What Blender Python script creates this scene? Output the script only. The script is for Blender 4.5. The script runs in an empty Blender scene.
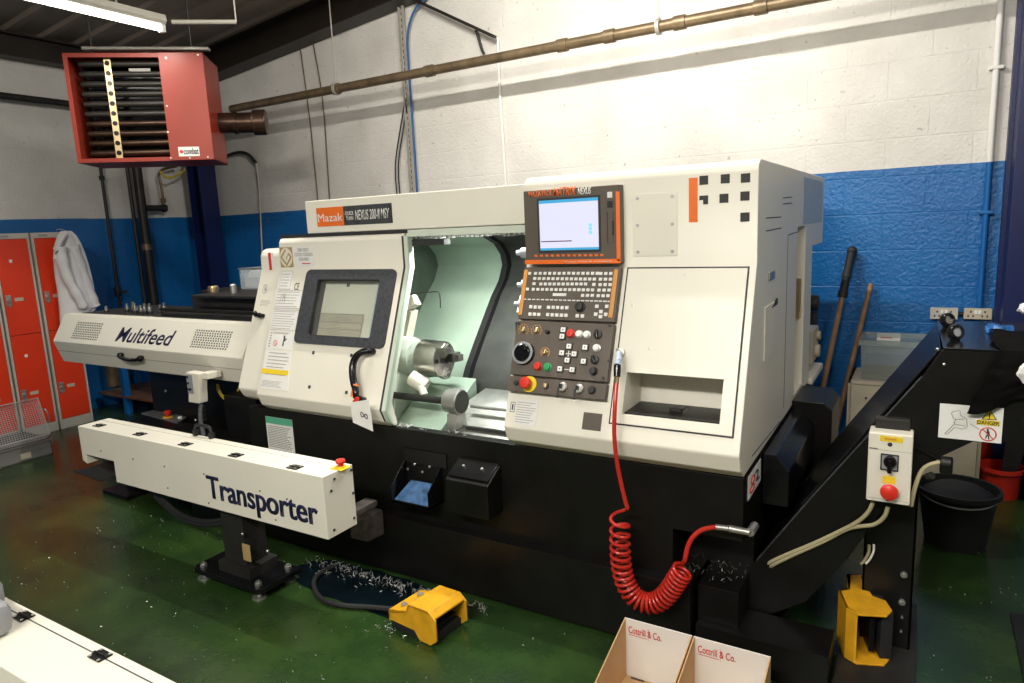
import bpy, bmesh, math, random
from mathutils import Matrix, Vector, noise
random.seed(7)
SC = bpy.context.scene
COL = SC.collection
PI = math.pi
V = Vector

# ------------------------------------------------------------------ camera
CH = 1.6
YAW, PIT, ROL, FPX = -0.54385, -0.1673, -0.043727, 682.0
fw = V((math.sin(YAW)*math.cos(PIT), math.cos(YAW)*math.cos(PIT), math.sin(PIT)))
_r0 = V((math.cos(YAW), -math.sin(YAW), 0)); _u0 = _r0.cross(fw)
cr = math.cos(ROL)*_r0 + math.sin(ROL)*_u0
cu = -math.sin(ROL)*_r0 + math.cos(ROL)*_u0
CP = V((0, 0, CH))
cam = bpy.data.cameras.new('camera'); camo = bpy.data.objects.new('camera', cam)
COL.objects.link(camo)
camo.matrix_world = Matrix(((cr.x, cu.x, -fw.x, 0), (cr.y, cu.y, -fw.y, 0), (cr.z, cu.z, -fw.z, CH), (0, 0, 0, 1)))
cam.sensor_width = 36; cam.lens = FPX/1024*36; cam.clip_start = .02
SC.camera = camo
SC.view_settings.view_transform = 'Standard'; SC.view_settings.look = 'None'
SC.view_settings.gamma = 1; SC.view_settings.exposure = .28
SC.view_settings.use_curve_mapping = False

def ray(px, py): return fw + cr*((px-512)/FPX) + cu*((341.5-py)/FPX)
def at(px, py, ax, v):                       # where a sight line meets the plane X/Y/Z = v
    d = ray(px, py); i = 'XYZ'.index(ax)
    return CP + d*((v-CP[i])/d[i])
class Fr:                                    # a flat face: origin, u to the right, v up, w outwards
    def __init__(s, o, u, v):
        s.o = V(o); s.u = V(u).normalized(); s.v = V(v).normalized(); s.w = s.u.cross(s.v)
    @property
    def M(s):
        return Matrix(((s.u.x, s.v.x, s.w.x, s.o.x), (s.u.y, s.v.y, s.w.y, s.o.y), (s.u.z, s.v.z, s.w.z, s.o.z), (0, 0, 0, 1)))
    def uv(s, px, py, h=0):
        d = ray(px, py); p = s.o + s.w*h
        t = (p-CP).dot(s.w)/d.dot(s.w); q = CP + d*t - p
        return q.dot(s.u), q.dot(s.v)
    def pt(s, u, v, h=0): return s.o + s.u*u + s.v*v + s.w*h

# --------------------------------------------------------------- materials
def lin(r, g, b):
    f = lambda c: c/12.92 if c <= .04045 else ((c+.055)/1.055)**2.4
    return tuple(f(c/255) for c in (r, g, b))
def pmat(name, col, rough=.5, metal=0, vary=.08, vs=6, bump=0, bs=80, coat=0, spec=.5, trans=0, alpha=1, emit=None, es=0, ior=1.45):
    m = bpy.data.materials.new(name); m.use_nodes = True
    nt = m.node_tree; b = nt.nodes['Principled BSDF']
    b.inputs['Roughness'].default_value = rough; b.inputs['Metallic'].default_value = metal
    b.inputs['Specular IOR Level'].default_value = spec
    b.inputs['Coat Weight'].default_value = coat
    b.inputs['Transmission Weight'].default_value = trans; b.inputs['Alpha'].default_value = alpha
    b.inputs['IOR'].default_value = ior
    tc = nt.nodes.new('ShaderNodeTexCoord')
    n = nt.nodes.new('ShaderNodeTexNoise'); n.inputs['Scale'].default_value = vs; n.inputs['Detail'].default_value = 5
    nt.links.new(tc.outputs['Object'], n.inputs['Vector'])
    r = nt.nodes.new('ShaderNodeValToRGB')
    r.color_ramp.elements[0].position = .3; r.color_ramp.elements[1].position = .7
    r.color_ramp.elements[0].color = tuple(max(0, c*(1-vary)) for c in col)+(1,)
    r.color_ramp.elements[1].color = tuple(min(1, c*(1+vary)) for c in col)+(1,)
    nt.links.new(n.outputs['Fac'], r.inputs['Fac']); nt.links.new(r.outputs['Color'], b.inputs['Base Color'])
    if bump:
        n2 = nt.nodes.new('ShaderNodeTexNoise'); n2.inputs['Scale'].default_value = bs; n2.inputs['Detail'].default_value = 3
        nt.links.new(tc.outputs['Object'], n2.inputs['Vector'])
        bp = nt.nodes.new('ShaderNodeBump'); bp.inputs['Strength'].default_value = bump; bp.inputs['Distance'].default_value = .01
        nt.links.new(n2.outputs['Fac'], bp.inputs['Height']); nt.links.new(bp.outputs['Normal'], b.inputs['Normal'])
    if emit:
        b.inputs['Emission Color'].default_value = tuple(emit)+(1,); b.inputs['Emission Strength'].default_value = es
    return m

def wallmat(name, horiz):                    # painted blockwork: blue dado under white
    m = bpy.data.materials.new(name); m.use_nodes = True; nt = m.node_tree; N = nt.nodes.new; L = nt.links.new
    b = nt.nodes['Principled BSDF']
    tc = N('ShaderNodeTexCoord'); sp = N('ShaderNodeSeparateXYZ'); L(tc.outputs['Object'], sp.inputs[0])
    cb = N('ShaderNodeCombineXYZ'); L(sp.outputs[horiz], cb.inputs[0]); L(sp.outputs['Z'], cb.inputs[1])
    br = N('ShaderNodeTexBrick'); L(cb.outputs[0], br.inputs['Vector']); br.inputs['Scale'].default_value = 1
    br.inputs['Brick Width'].default_value = .45; br.inputs['Row Height'].default_value = .225
    br.inputs['Mortar Size'].default_value = .006; br.inputs['Mortar Smooth'].default_value = .6
    br.inputs['Color1'].default_value = (1, 1, 1, 1); br.inputs['Color2'].default_value = (.8, .8, .8, 1); br.inputs['Mortar'].default_value = (0, 0, 0, 1)
    n1 = N('ShaderNodeTexNoise'); n1.inputs['Scale'].default_value = 55; n1.inputs['Detail'].default_value = 4; L(tc.outputs['Object'], n1.inputs['Vector'])
    n2 = N('ShaderNodeTexNoise'); n2.inputs['Scale'].default_value = 2.2; n2.inputs['Detail'].default_value = 6; L(tc.outputs['Object'], n2.inputs['Vector'])
    # chipped dark specks and hairline cracks along the joints
    n3 = N('ShaderNodeTexNoise'); n3.inputs['Scale'].default_value = 26; n3.inputs['Detail'].default_value = 6; L(tc.outputs['Object'], n3.inputs['Vector'])
    bs_ = N('ShaderNodeMath'); bs_.operation = 'MULTIPLY_ADD'; bs_.inputs[1].default_value = .35
    L(br.outputs['Color'], bs_.inputs[0]); L(n1.outputs['Fac'], bs_.inputs[2])
    bp = N('ShaderNodeBump'); bp.inputs['Strength'].default_value = .5; bp.inputs['Distance'].default_value = .012
    L(bs_.outputs[0], bp.inputs['Height']); L(bp.outputs['Normal'], b.inputs['Normal'])
    ed = N('ShaderNodeMath'); ed.operation = 'MULTIPLY_ADD'; ed.inputs[1].default_value = .02; L(n2.outputs['Fac'], ed.inputs[0]); L(sp.outputs['Z'], ed.inputs[2])
    st = N('ShaderNodeMath'); st.operation = 'GREATER_THAN'; st.inputs[1].default_value = 1.86; L(ed.outputs[0], st.inputs[0])
    wr = N('ShaderNodeValToRGB'); L(n2.outputs['Fac'], wr.inputs[0])
    wr.color_ramp.elements[0].position = .3; wr.color_ramp.elements[1].position = .75
    wr.color_ramp.elements[0].color = (.62, .595, .55, 1); wr.color_ramp.elements[1].color = (.78, .76, .72, 1)
    brp = N('ShaderNodeValToRGB'); L(n2.outputs['Fac'], brp.inputs[0])
    brp.color_ramp.elements[0].position = .3; brp.color_ramp.elements[1].position = .75
    brp.color_ramp.elements[0].color = (.004, .105, .34, 1); brp.color_ramp.elements[1].color = (.008, .15, .43, 1)
    mx = N('ShaderNodeMix'); mx.data_type = 'RGBA'; L(st.outputs[0], mx.inputs['Factor']); L(brp.outputs[0], mx.inputs['A']); L(wr.outputs[0], mx.inputs['B'])
    ck = N('ShaderNodeValToRGB'); L(n3.outputs['Fac'], ck.inputs[0])
    ck.color_ramp.elements[0].position = .27; ck.color_ramp.elements[1].position = .31
    ck.color_ramp.elements[0].color = (.45, .43, .4, 1); ck.color_ramp.elements[1].color = (1, 1, 1, 1)
    mu = N('ShaderNodeMix'); mu.data_type = 'RGBA'; mu.blend_type = 'MULTIPLY'; mu.inputs['Factor'].default_value = .6
    L(mx.outputs['Result'], mu.inputs['A']); L(ck.outputs[0], mu.inputs['B'])
    L(mu.outputs['Result'], b.inputs['Base Color'])
    rr = N('ShaderNodeMapRange'); L(st.outputs[0], rr.inputs[0]); rr.inputs['To Min'].default_value = .33; rr.inputs['To Max'].default_value = .6
    L(rr.outputs[0], b.inputs['Roughness'])
    return m

def floormat():
    m = bpy.data.materials.new('green_floor_paint'); m.use_nodes = True; nt = m.node_tree; N = nt.nodes.new; L = nt.links.new
    b = nt.nodes['Principled BSDF']
    tc = N('ShaderNodeTexCoord')
    n = N('ShaderNodeTexNoise'); n.inputs['Scale'].default_value = 2.0; n.inputs['Detail'].default_value = 8; n.inputs['Roughness'].default_value = .65; L(tc.outputs['Object'], n.inputs['Vector'])
    r = N('ShaderNodeValToRGB'); L(n.outputs['Fac'], r.inputs[0])
    e = r.color_ramp.elements; e[0].position = .3; e[0].color = (.007, .021, .008, 1); e[1].position = .72; e[1].color = (.046, .088, .02, 1)
    q = r.color_ramp.elements.new(.5); q.color = (.021, .05, .012, 1)
    n2 = N('ShaderNodeTexNoise'); n2.inputs['Scale'].default_value = 45; n2.inputs['Detail'].default_value = 4; L(tc.outputs['Object'], n2.inputs['Vector'])
    k = N('ShaderNodeValToRGB'); L(n2.outputs['Fac'], k.inputs[0])
    k.color_ramp.elements[0].position = .745; k.color_ramp.elements[0].color = (0, 0, 0, 1); k.color_ramp.elements[1].position = .77; k.color_ramp.elements[1].color = (.5, .5, .5, 1)
    mx = N('ShaderNodeMix'); mx.data_type = 'RGBA'; L(k.outputs[0], mx.inputs['Factor']); L(r.outputs[0], mx.inputs['A']); mx.inputs['B'].default_value = (.3, .32, .25, 1)
    L(mx.outputs['Result'], b.inputs['Base Color'])
    rr = N('ShaderNodeMapRange'); L(n.outputs['Fac'], rr.inputs[0]); rr.inputs['From Min'].default_value = .3; rr.inputs['From Max'].default_value = .7
    rr.inputs['To Min'].default_value = .3; rr.inputs['To Max'].default_value = .17; L(rr.outputs[0], b.inputs['Roughness'])
    bp = N('ShaderNodeBump'); bp.inputs['Strength'].default_value = .12; bp.inputs['Distance'].default_value = .01; L(n2.outputs['Fac'], bp.inputs['Height']); L(bp.outputs['Normal'], b.inputs['Normal'])
    b.inputs['Specular IOR Level'].default_value = .5
    return m

M = {}
M['cream'] = pmat('cream_paint', (.8, .77, .67), .38, vary=.03, vs=3)
M['cream2'] = pmat('cream_sheet', (.77, .735, .63), .42, vary=.04, vs=4)
M['white'] = pmat('white_enamel', (.8, .79, .75), .45, vary=.03)
M['black'] = pmat('black_paint', (.006, .0057, .0053), .36, spec=.36, vary=.3, vs=8, bump=.06, bs=60)
M['blackgl'] = pmat('black_gloss', (.006, .006, .007), .18, spec=.4, vary=.2)
M['dark'] = pmat('dark_iron', (.02, .019, .018), .5, vary=.3, vs=12)
M['rubber'] = pmat('black_rubber', (.015, .015, .016), .6, vary=.2)
M['steel'] = pmat('bright_steel', (.55, .54, .51), .28, 1, vary=.12, vs=20)
M['satin'] = pmat('satin_steel', (.5, .5, .47), .42, .85, vary=.15, vs=14)
M['tubecu'] = pmat('sooty_copper_tube', (.06, .034, .022), .35, .7, vary=.3, vs=12)
M['mint'] = pmat('mint_paint', (.36, .46, .37), .3, vary=.12, vs=4)
M['mintlt'] = pmat('pale_mint_paint', (.6, .66, .57), .35, vary=.08, vs=5)
M['mintshade'] = pmat('shaded_mint_paint', (.085, .115, .085), .35, vary=.2, vs=9)
M['greycov'] = pmat('grey_cover_steel', (.075, .078, .072), .4, .3, vary=.25, vs=7)
M['bezel'] = pmat('window_bezel_grey', (.045, .049, .056), .55, vary=.35, vs=60, bump=.1, bs=150)
def clearmat(name, col, body, rough=.05):        # thin clear plastic: mostly see-through, a little gloss and body colour
    m = bpy.data.materials.new(name); m.use_nodes = True; nt = m.node_tree; N = nt.nodes.new; L = nt.links.new
    b = nt.nodes['Principled BSDF']; out = nt.nodes['Material Output']
    b.inputs['Base Color'].default_value = tuple(col)+(1,); b.inputs['Roughness'].default_value = rough
    tr = N('ShaderNodeBsdfTransparent'); tr.inputs[0].default_value = tuple(.6+.4*c for c in col)+(1,)
    lw = N('ShaderNodeLayerWeight'); lw.inputs['Blend'].default_value = .15
    nz_ = N('ShaderNodeTexNoise'); nz_.inputs['Scale'].default_value = 9
    ma = N('ShaderNodeMath'); ma.operation = 'MULTIPLY_ADD'; ma.inputs[1].default_value = body*.3; L(nz_.outputs['Fac'], ma.inputs[0]); ma.inputs[2].default_value = body*.85
    mx_ = N('ShaderNodeMath'); mx_.operation = 'MULTIPLY_ADD'; mx_.inputs[1].default_value = .4; L(lw.outputs['Fresnel'], mx_.inputs[0]); L(ma.outputs[0], mx_.inputs[2]); mx_.use_clamp = True
    mi = N('ShaderNodeMixShader'); L(mx_.outputs[0], mi.inputs[0]); L(tr.outputs[0], mi.inputs[1]); L(b.outputs[0], mi.inputs[2]); L(mi.outputs[0], out.inputs['Surface'])
    return m
M['pane'] = clearmat('clear_pane', (.85, .9, .87), .04)
M['brown'] = pmat('brown_grey_panel', (.105, .085, .068), .5, vary=.06)
M['orange'] = pmat('orange_trim', (.85, .17, .025), .4, vary=.05)
M['brass'] = pmat('amber_strip', (.62, .28, .06), .42, vary=.05)
M['red'] = pmat('red_plastic', (.62, .03, .015), .35, vary=.08)
M['redbox'] = pmat('red_enamel', (.27, .027, .012), .38, vary=.08, vs=4)
M['lockred'] = pmat('locker_red', (.72, .045, .012), .38, vary=.06, vs=4)
M['lockgrey'] = pmat('locker_frame_grey', (.5, .48, .42), .5, vary=.06)
M['green'] = pmat('green_plastic', (.02, .3, .09), .35, vary=.05)
M['stickgreen'] = pmat('green_label_band', (.1, .42, .27), .5, vary=.05)
M['yellow'] = pmat('yellow_paint', (.72, .36, .015), .42, vary=.16, vs=16)
M['yelbr'] = pmat('bright_yellow', (.85, .62, .03), .45, vary=.06)
M['navy'] = pmat('navy_lettering', (.009, .011, .05), .6, vary=.02)
M['ink'] = pmat('black_ink', (.03, .03, .03), .6, vary=.02)
M['inkgrey'] = pmat('grey_print', (.3, .29, .27), .7, vary=.1)
M['paper'] = pmat('white_paper', (.8, .8, .77), .6, vary=.02)
M['paperred'] = pmat('red_print', (.62, .06, .05), .6, vary=.03)
M['tan'] = pmat('kraft_card', (.5, .31, .15), .75, vary=.07, vs=10)
M['cardwhite'] = pmat('white_card', (.76, .74, .7), .6, vary=.02)
M['gold'] = pmat('gold_foil', (.42, .3, .13), .5, vary=.03)
M['redhose'] = pmat('red_air_hose', (.5, .026, .016), .3, vary=.05)
M['brassm'] = pmat('brass_metal', (.65, .5, .28), .3, 1, vary=.08)
M['pipe'] = pmat('aged_steel_pipe', (.2, .145, .085), .42, .5, vary=.3, vs=10)
M['pipedk'] = pmat('dark_pipe', (.02, .017, .014), .45, vary=.3)
M['galv'] = pmat('galvanised_channel', (.5, .48, .43), .5, .4, vary=.12)
M['blue'] = pmat('blue_plastic', (.05, .22, .62), .35, vary=.06)
M['bluehose'] = pmat('dark_blue_hose', (.02, .1, .3), .4, vary=.06)
M['bluedado'] = pmat('blue_steel_paint', (.006, .11, .36), .4, vary=.1)
M['bluelip'] = pmat('blue_reflection_tint', (.05, .115, .24), .3, vary=.5, vs=30)
M['navydoor'] = pmat('navy_painted_steel', (.006, .012, .075), .4, vary=.15)
M['grey'] = pmat('grey_plastic', (.3, .31, .33), .45, vary=.06)
M['wood'] = pmat('wood_handle', (.3, .16, .075), .55, vary=.25, vs=14)
M['board'] = pmat('cream_board', (.52, .46, .35), .55, vary=.08)
M['tub'] = clearmat('translucent_tub', (.55, .62, .6), .3, .2)
M['soil'] = pmat('swarf_in_tub', (.12, .09, .05), .8, vary=.5, vs=60)
M['screen'] = pmat('screen_glow', (.02, .02, .02), .3, emit=lin(232, 232, 255), es=.82)
M['scrblue'] = pmat('screen_blue_bar', (.02, .02, .02), .3, emit=lin(60, 160, 205), es=1)
M['scrcyan'] = pmat('screen_cyan_icon', (.02, .02, .02), .3, emit=lin(120, 215, 225), es=1)
M['scrdark'] = pmat('screen_dark_line', (.1, .04, .08), .4)
M['cloth'] = pmat('black_cloth', (.008, .0075, .0075), .9, vary=.3, vs=20, bump=.3, bs=40, spec=.2)
M['coat'] = pmat('white_cotton', (.74, .73, .74), .85, vary=.05, vs=10, bump=.12, bs=30, spec=.2)
M['cable'] = pmat('yellowed_cable', (.45, .4, .24), .45, vary=.1)
M['yellowcable'] = pmat('yellow_wire', (.6, .45, .04), .45, vary=.1)
M['tube'] = pmat('fluorescent_tube', (.9, .9, .9), .4, emit=(1, .97, .9), es=9)
M['roof'] = pmat('roof_sheet', (.26, .215, .18), .7, vary=.18, vs=2)
M['beam'] = pmat('brown_black_steel', (.018, .013, .0095), .5, vary=.3, vs=5)
M['crate'] = pmat('dull_grey_plastic', (.17, .165, .155), .5, vary=.1)
M['wire'] = pmat('zinc_wire', (.62, .62, .6), .35, .4, vary=.08)
M['wood2'] = pmat('brown_shelf_board', (.16, .085, .05), .6, vary=.2)
M['swarf'] = pmat('bright_swarf', (.75, .75, .74), .3, .7, vary=.1)
M['oil'] = pmat('wet_coolant', (.002, .006, .009), .22, vary=.3)
M['dust'] = pmat('grey_dusty_casting', (.07, .06, .052), .75, vary=.4, vs=25, bump=.5, bs=40)
M['clear'] = clearmat('clear_box_plastic', (.8, .85, .88), .25, .1)
M['floor'] = floormat()
M['wallx'] = wallmat('painted_blocks', 'X'); M['wally'] = wallmat('painted_blocks_side', 'Y')
M['wallplain'] = pmat('plain_wall', (.5, .48, .44), .7, vary=.05)
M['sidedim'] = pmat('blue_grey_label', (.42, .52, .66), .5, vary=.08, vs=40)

# ------------------------------------------------------------ mesh builder
class MB:
    def __init__(s): s.bm = bmesh.new()
    def _add(s, t, bev=0, T=None, seg=2, mi=0):
        if bev:
            bmesh.ops.recalc_face_normals(t, faces=t.faces[:])
            es = [e for e in t.edges if len(e.link_faces) == 2 and e.calc_face_angle(0) > .45]
            bmesh.ops.bevel(t, geom=es, offset=bev, segments=seg, profile=.5, affect='EDGES', clamp_overlap=True)
        for f in t.faces: f.material_index = mi
        if T is not None: bmesh.ops.transform(t, matrix=T.M if isinstance(T, Fr) else T, verts=t.verts[:])
        me = bpy.data.meshes.new('tmp'); t.to_mesh(me); t.free(); s.bm.from_mesh(me); bpy.data.meshes.remove(me)
        return s
    def hexa(s, p, bev=0, T=None, mi=0):
        t = bmesh.new(); v = [t.verts.new(q) for q in p]
        for f in ((0, 3, 2, 1), (4, 5, 6, 7), (0, 1, 5, 4), (1, 2, 6, 5), (2, 3, 7, 6), (3, 0, 4, 7)): t.faces.new([v[i] for i in f])
        return s._add(t, bev, T, mi=mi)
    def box(s, x0, x1, y0, y1, z0, z1, bev=0, T=None, mi=0):
        return s.hexa([(x0, y0, z0), (x1, y0, z0), (x1, y1, z0), (x0, y1, z0), (x0, y0, z1), (x1, y0, z1), (x1, y1, z1), (x0, y1, z1)], bev, T, mi)
    def prism(s, poly, ax, a, b, bev=0, T=None, mi=0, seg=2):     # outline in the two other axes, extruded along ax
        t = bmesh.new()
        mk = {'X': lambda p, k: (k, p[0], p[1]), 'Y': lambda p, k: (p[0], k, p[1]), 'Z': lambda p, k: (p[0], p[1], k)}[ax]
        A = [t.verts.new(mk(p, a)) for p in poly]; B = [t.verts.new(mk(p, b)) for p in poly]; n = len(poly)
        t.faces.new(A); t.faces.new(B[::-1])
        for i in range(n): t.faces.new((A[i], B[i], B[(i+1) % n], A[(i+1) % n]))
        bmesh.ops.recalc_face_normals(t, faces=t.faces[:])
        return s._add(t, bev, T, seg, mi)
    def cyl(s, p0, p1, r, r2=None, n=20, bev=0, T=None, mi=0, caps=True):
        p0, p1 = V(p0), V(p1); r2 = r if r2 is None else r2; d = (p1-p0)
        t = bmesh.new(); bmesh.ops.create_cone(t, cap_ends=caps, segments=n, radius1=r, radius2=r2, depth=d.length)
        R = d.to_track_quat('Z', 'Y').to_matrix().to_4x4()
        bmesh.ops.transform(t, matrix=Matrix.Translation((p0+p1)/2) @ R, verts=t.verts[:])
        return s._add(t, bev, T, mi=mi)
    def sph(s, c, r, T=None, mi=0, sc=(1, 1, 1), n=16):
        t = bmesh.new(); bmesh.ops.create_uvsphere(t, u_segments=n, v_segments=max(6, n//2), radius=r)
        bmesh.ops.transform(t, matrix=Matrix.Translation(c) @ Matrix.Diagonal((*sc, 1)), verts=t.verts[:])
        return s._add(t, 0, T, mi=mi)
    def tube(s, pts, r, n=8, T=None, mi=0, smooth=0, closed=False):
        pts = [V(p) for p in pts]
        for _ in range(smooth):
            q = [pts[0]]
            for a, b in zip(pts, pts[1:]): q += [a.lerp(b, .25), a.lerp(b, .75)]
            pts = q+[pts[-1]]
        t = bmesh.new(); rings = []; N = len(pts); ref = None
        for i, p in enumerate(pts):
            if closed: d = pts[(i+1) % N]-pts[i-1]
            else: d = pts[min(i+1, N-1)]-pts[max(i-1, 0)]
            d.normalize()
            if ref is None: ref = d.orthogonal().normalized()
            ref = (ref-d*ref.dot(d)).normalized(); bi = d.cross(ref)
            rr = r(i/(N-1)) if callable(r) else r
            rings.append([t.verts.new(p+(ref*math.cos(2*PI*k/n)+bi*math.sin(2*PI*k/n))*rr) for k in range(n)])
        for i in range(N if closed else N-1):
            a, b = rings[i], rings[(i+1) % N]
            for k in range(n): t.faces.new((a[k], a[(k+1) % n], b[(k+1) % n], b[k]))
        if not closed: t.faces.new(rings[0][::-1]); t.faces.new(rings[-1])
        return s._add(t, 0, T, mi=mi)
    def lathe(s, prof, o=(0, 0, 0), ax=(0, 0, 1), n=24, T=None, mi=0):   # profile of (radius, height)
        t = bmesh.new(); rings = []
        for r, h in prof: rings.append([t.verts.new((r*math.cos(2*PI*k/n), r*math.sin(2*PI*k/n), h)) for k in range(n)])
        for a, b in zip(rings, rings[1:]):
            for k in range(n): t.faces.new((a[k], a[(k+1) % n], b[(k+1) % n], b[k]))
        if prof[0][0] > 1e-4: t.faces.new(rings[0][::-1])
        if prof[-1][0] > 1e-4: t.faces.new(rings[-1])
        bmesh.ops.remove_doubles(t, verts=t.verts[:], dist=1e-5)
        R = V(ax).to_track_quat('Z', 'Y').to_matrix().to_4x4()
        bmesh.ops.transform(t, matrix=Matrix.Translation(o) @ R, verts=t.verts[:])
        return s._add(t, 0, T, mi=mi)
    def quadpts(s, P4, th, bev=0, mi=0):       # a plate from four corner points, given a thickness
        P4 = [V(p) for p in P4]; n = (P4[1]-P4[0]).cross(P4[3]-P4[0]).normalized()*th
        return s.hexa([p-n for p in P4]+P4, bev, None, mi)
    def grid(s, f, nu, nv, mi=0, th=0):
        t = bmesh.new(); g = [[t.verts.new(f(i/nu, j/nv)) for j in range(nv+1)] for i in range(nu+1)]
        for i in range(nu):
            for j in range(nv): t.faces.new((g[i][j], g[i+1][j], g[i+1][j+1], g[i][j+1]))
        if th: bmesh.ops.solidify(t, geom=t.faces[:], thickness=th)
        return s._add(t, 0, None, mi=mi)
    def frame(s, u0, u1, v0, v1, w, h0, h1, T=None, mi=0):
        s.box(u0, u1, v0, v0+w, h0, h1, 0, T, mi); s.box(u0, u1, v1-w, v1, h0, h1, 0, T, mi)
        s.box(u0, u0+w, v0+w, v1-w, h0, h1, 0, T, mi); s.box(u1-w, u1, v0+w, v1-w, h0, h1, 0, T, mi); return s

WL = {}
def wl(o): return WL.get(o.name, V((0, 0, 0))) if o else V((0, 0, 0))
def obj(name, mb, mat, parent=None, label=None, kind=None, flat=False):
    me = bpy.data.meshes.new(name); bmesh.ops.recalc_face_normals(mb.bm, faces=mb.bm.faces[:])
    mb.bm.to_mesh(me); mb.bm.free()
    o = bpy.data.objects.new(name, me); COL.objects.link(o)
    if parent is not None: o.parent = parent; off = wl(parent)
    else:
        vs = [v.co for v in me.vertices]
        off = V(((min(v.x for v in vs)+max(v.x for v in vs))/2, (min(v.y for v in vs)+max(v.y for v in vs))/2, min(v.z for v in vs)))
        if kind == 'structure': off = V((0, 0, 0))
        o.location = off
    WL[o.name] = off
    me.transform(Matrix.Translation(-off))
    for m in (mat if isinstance(mat, (list, tuple)) else [mat]): me.materials.append(m)
    if not flat:
        me.shade_smooth(); me.set_sharp_from_angle(angle=math.radians(35))
        wn = o.modifiers.new('weighted_normals', 'WEIGHTED_NORMAL'); wn.keep_sharp = True; wn.weight = 80
    if label: o['label'] = label
    if kind: o['kind'] = kind
    return o
def tag(o, label, cat, group=None, kind=None):
    o['label'] = label; o['category'] = cat
    if group: o['group'] = group
    if kind: o['kind'] = kind
    return o
def thing(name, loc, label, cat, group=None):
    o = bpy.data.objects.new(name, None); o.empty_display_size = .1; COL.objects.link(o)
    o.location = loc; WL[o.name] = V(loc)
    return tag(o, label, cat, group)
def cut(o, mb):                               # carve a shape out of an object's mesh
    off = wl(o)
    me = bpy.data.meshes.new('cutter'); bmesh.ops.recalc_face_normals(mb.bm, faces=mb.bm.faces[:]); mb.bm.to_mesh(me); mb.bm.free()
    me.transform(Matrix.Translation(-off))
    for m in o.data.materials: me.materials.append(m)
    a = bpy.data.objects.new('cut_a', o.data); c = bpy.data.objects.new('cut_b', me); COL.objects.link(a); COL.objects.link(c)
    md = a.modifiers.new('b', 'BOOLEAN'); md.operation = 'DIFFERENCE'; md.solver = 'EXACT'; md.object = c
    bpy.context.view_layer.update()
    dg = bpy.context.evaluated_depsgraph_get()
    nm = bpy.data.meshes.new_from_object(a.evaluated_get(dg)); old = o.data.name
    bpy.data.objects.remove(a); bpy.data.objects.remove(c); bpy.data.meshes.remove(me)
    o.data = nm; nm.name = old
    nm.shade_smooth(); nm.set_sharp_from_angle(angle=math.radians(35))
    return o
def copy_tree(o, parent=None):
    c = o.copy(); COL.objects.link(c); WL[c.name] = wl(o)
    if parent is not None: c.parent = parent
    for ch in [x for x in COL.objects if x.parent == o]: copy_tree(ch, c)
    return c
def text(name, s, F, box, mat, parent, h=.001, bold=0, shear=0, th=.0006, sp=1.0, align='CENTER', lines=.95):
    cv = bpy.data.curves.new('t', 'FONT'); cv.body = s; cv.offset = min(bold, .012); cv.shear = shear; cv.space_character = sp; cv.align_x = align; cv.space_line = lines
    to = bpy.data.objects.new('t', cv); COL.objects.link(to); bpy.context.view_layer.update()
    me = bpy.data.meshes.new_from_object(to.evaluated_get(bpy.context.evaluated_depsgraph_get()))
    bpy.data.objects.remove(to); bpy.data.curves.remove(cv)
    xs = [v.co.x for v in me.vertices]; ys = [v.co.y for v in me.vertices]
    u0, u1, v0, v1 = box; a, b, c, d = min(xs), max(xs), min(ys), max(ys)
    t = bmesh.new(); t.from_mesh(me); bpy.data.meshes.remove(me)
    for v in t.verts: v.co = (u0+(v.co.x-a)/(b-a)*(u1-u0), v0+(v.co.y-c)/(d-c)*(v1-v0), h)
    r = bmesh.ops.extrude_face_region(t, geom=t.faces[:])
    for v in r['geom']:
        if isinstance(v, bmesh.types.BMVert): v.co.z = h+th
    mb = MB(); fat = max(0, bold-.012)*(v1-v0)*1.1
    for k in ((-1, 0, 1) if fat > 0 else (0,)):
        c2_ = t.copy()
        for v in c2_.verts: v.co.x += k*fat; v.co.z += (k+1)*.00015
        mb._add(c2_, 0, F)
    t.free()
    return obj(name, mb, mat, parent, flat=True)
def rows(mb, F, u0, u1, v0, v1, n, h, fill=.45, mi=0, rag=.25):    # lines of small print as fine strokes
    st = (v1-v0)/n
    for i in range(n):
        v = v0+st*(i+.5); u = u0
        end = u1-(u1-u0)*rag*random.random()
        while u < end:
            w = min(end-u, (u1-u0)*random.uniform(.04, .14))
            mb.box(u, u+w*.85, v-st*fill/2, v+st*fill/2, h, h+.0004, 0, F, mi); u += w
def rect(F, pts, h=0):                        # bounding box, on a face, of points of that face
    q = [F.uv(x, y, h) for x, y in pts]
    return min(a[0] for a in q), max(a[0] for a in q), min(a[1] for a in q), max(a[1] for a in q)
def avg(F, tl, tr, brr, bl, h=0):             # best rectangle through four corners on a face
    a, b, c, d = (F.uv(*p, h) for p in (tl, tr, brr, bl))
    return (a[0]+d[0])/2, (b[0]+c[0])/2, (c[1]+d[1])/2, (a[1]+b[1])/2
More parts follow.
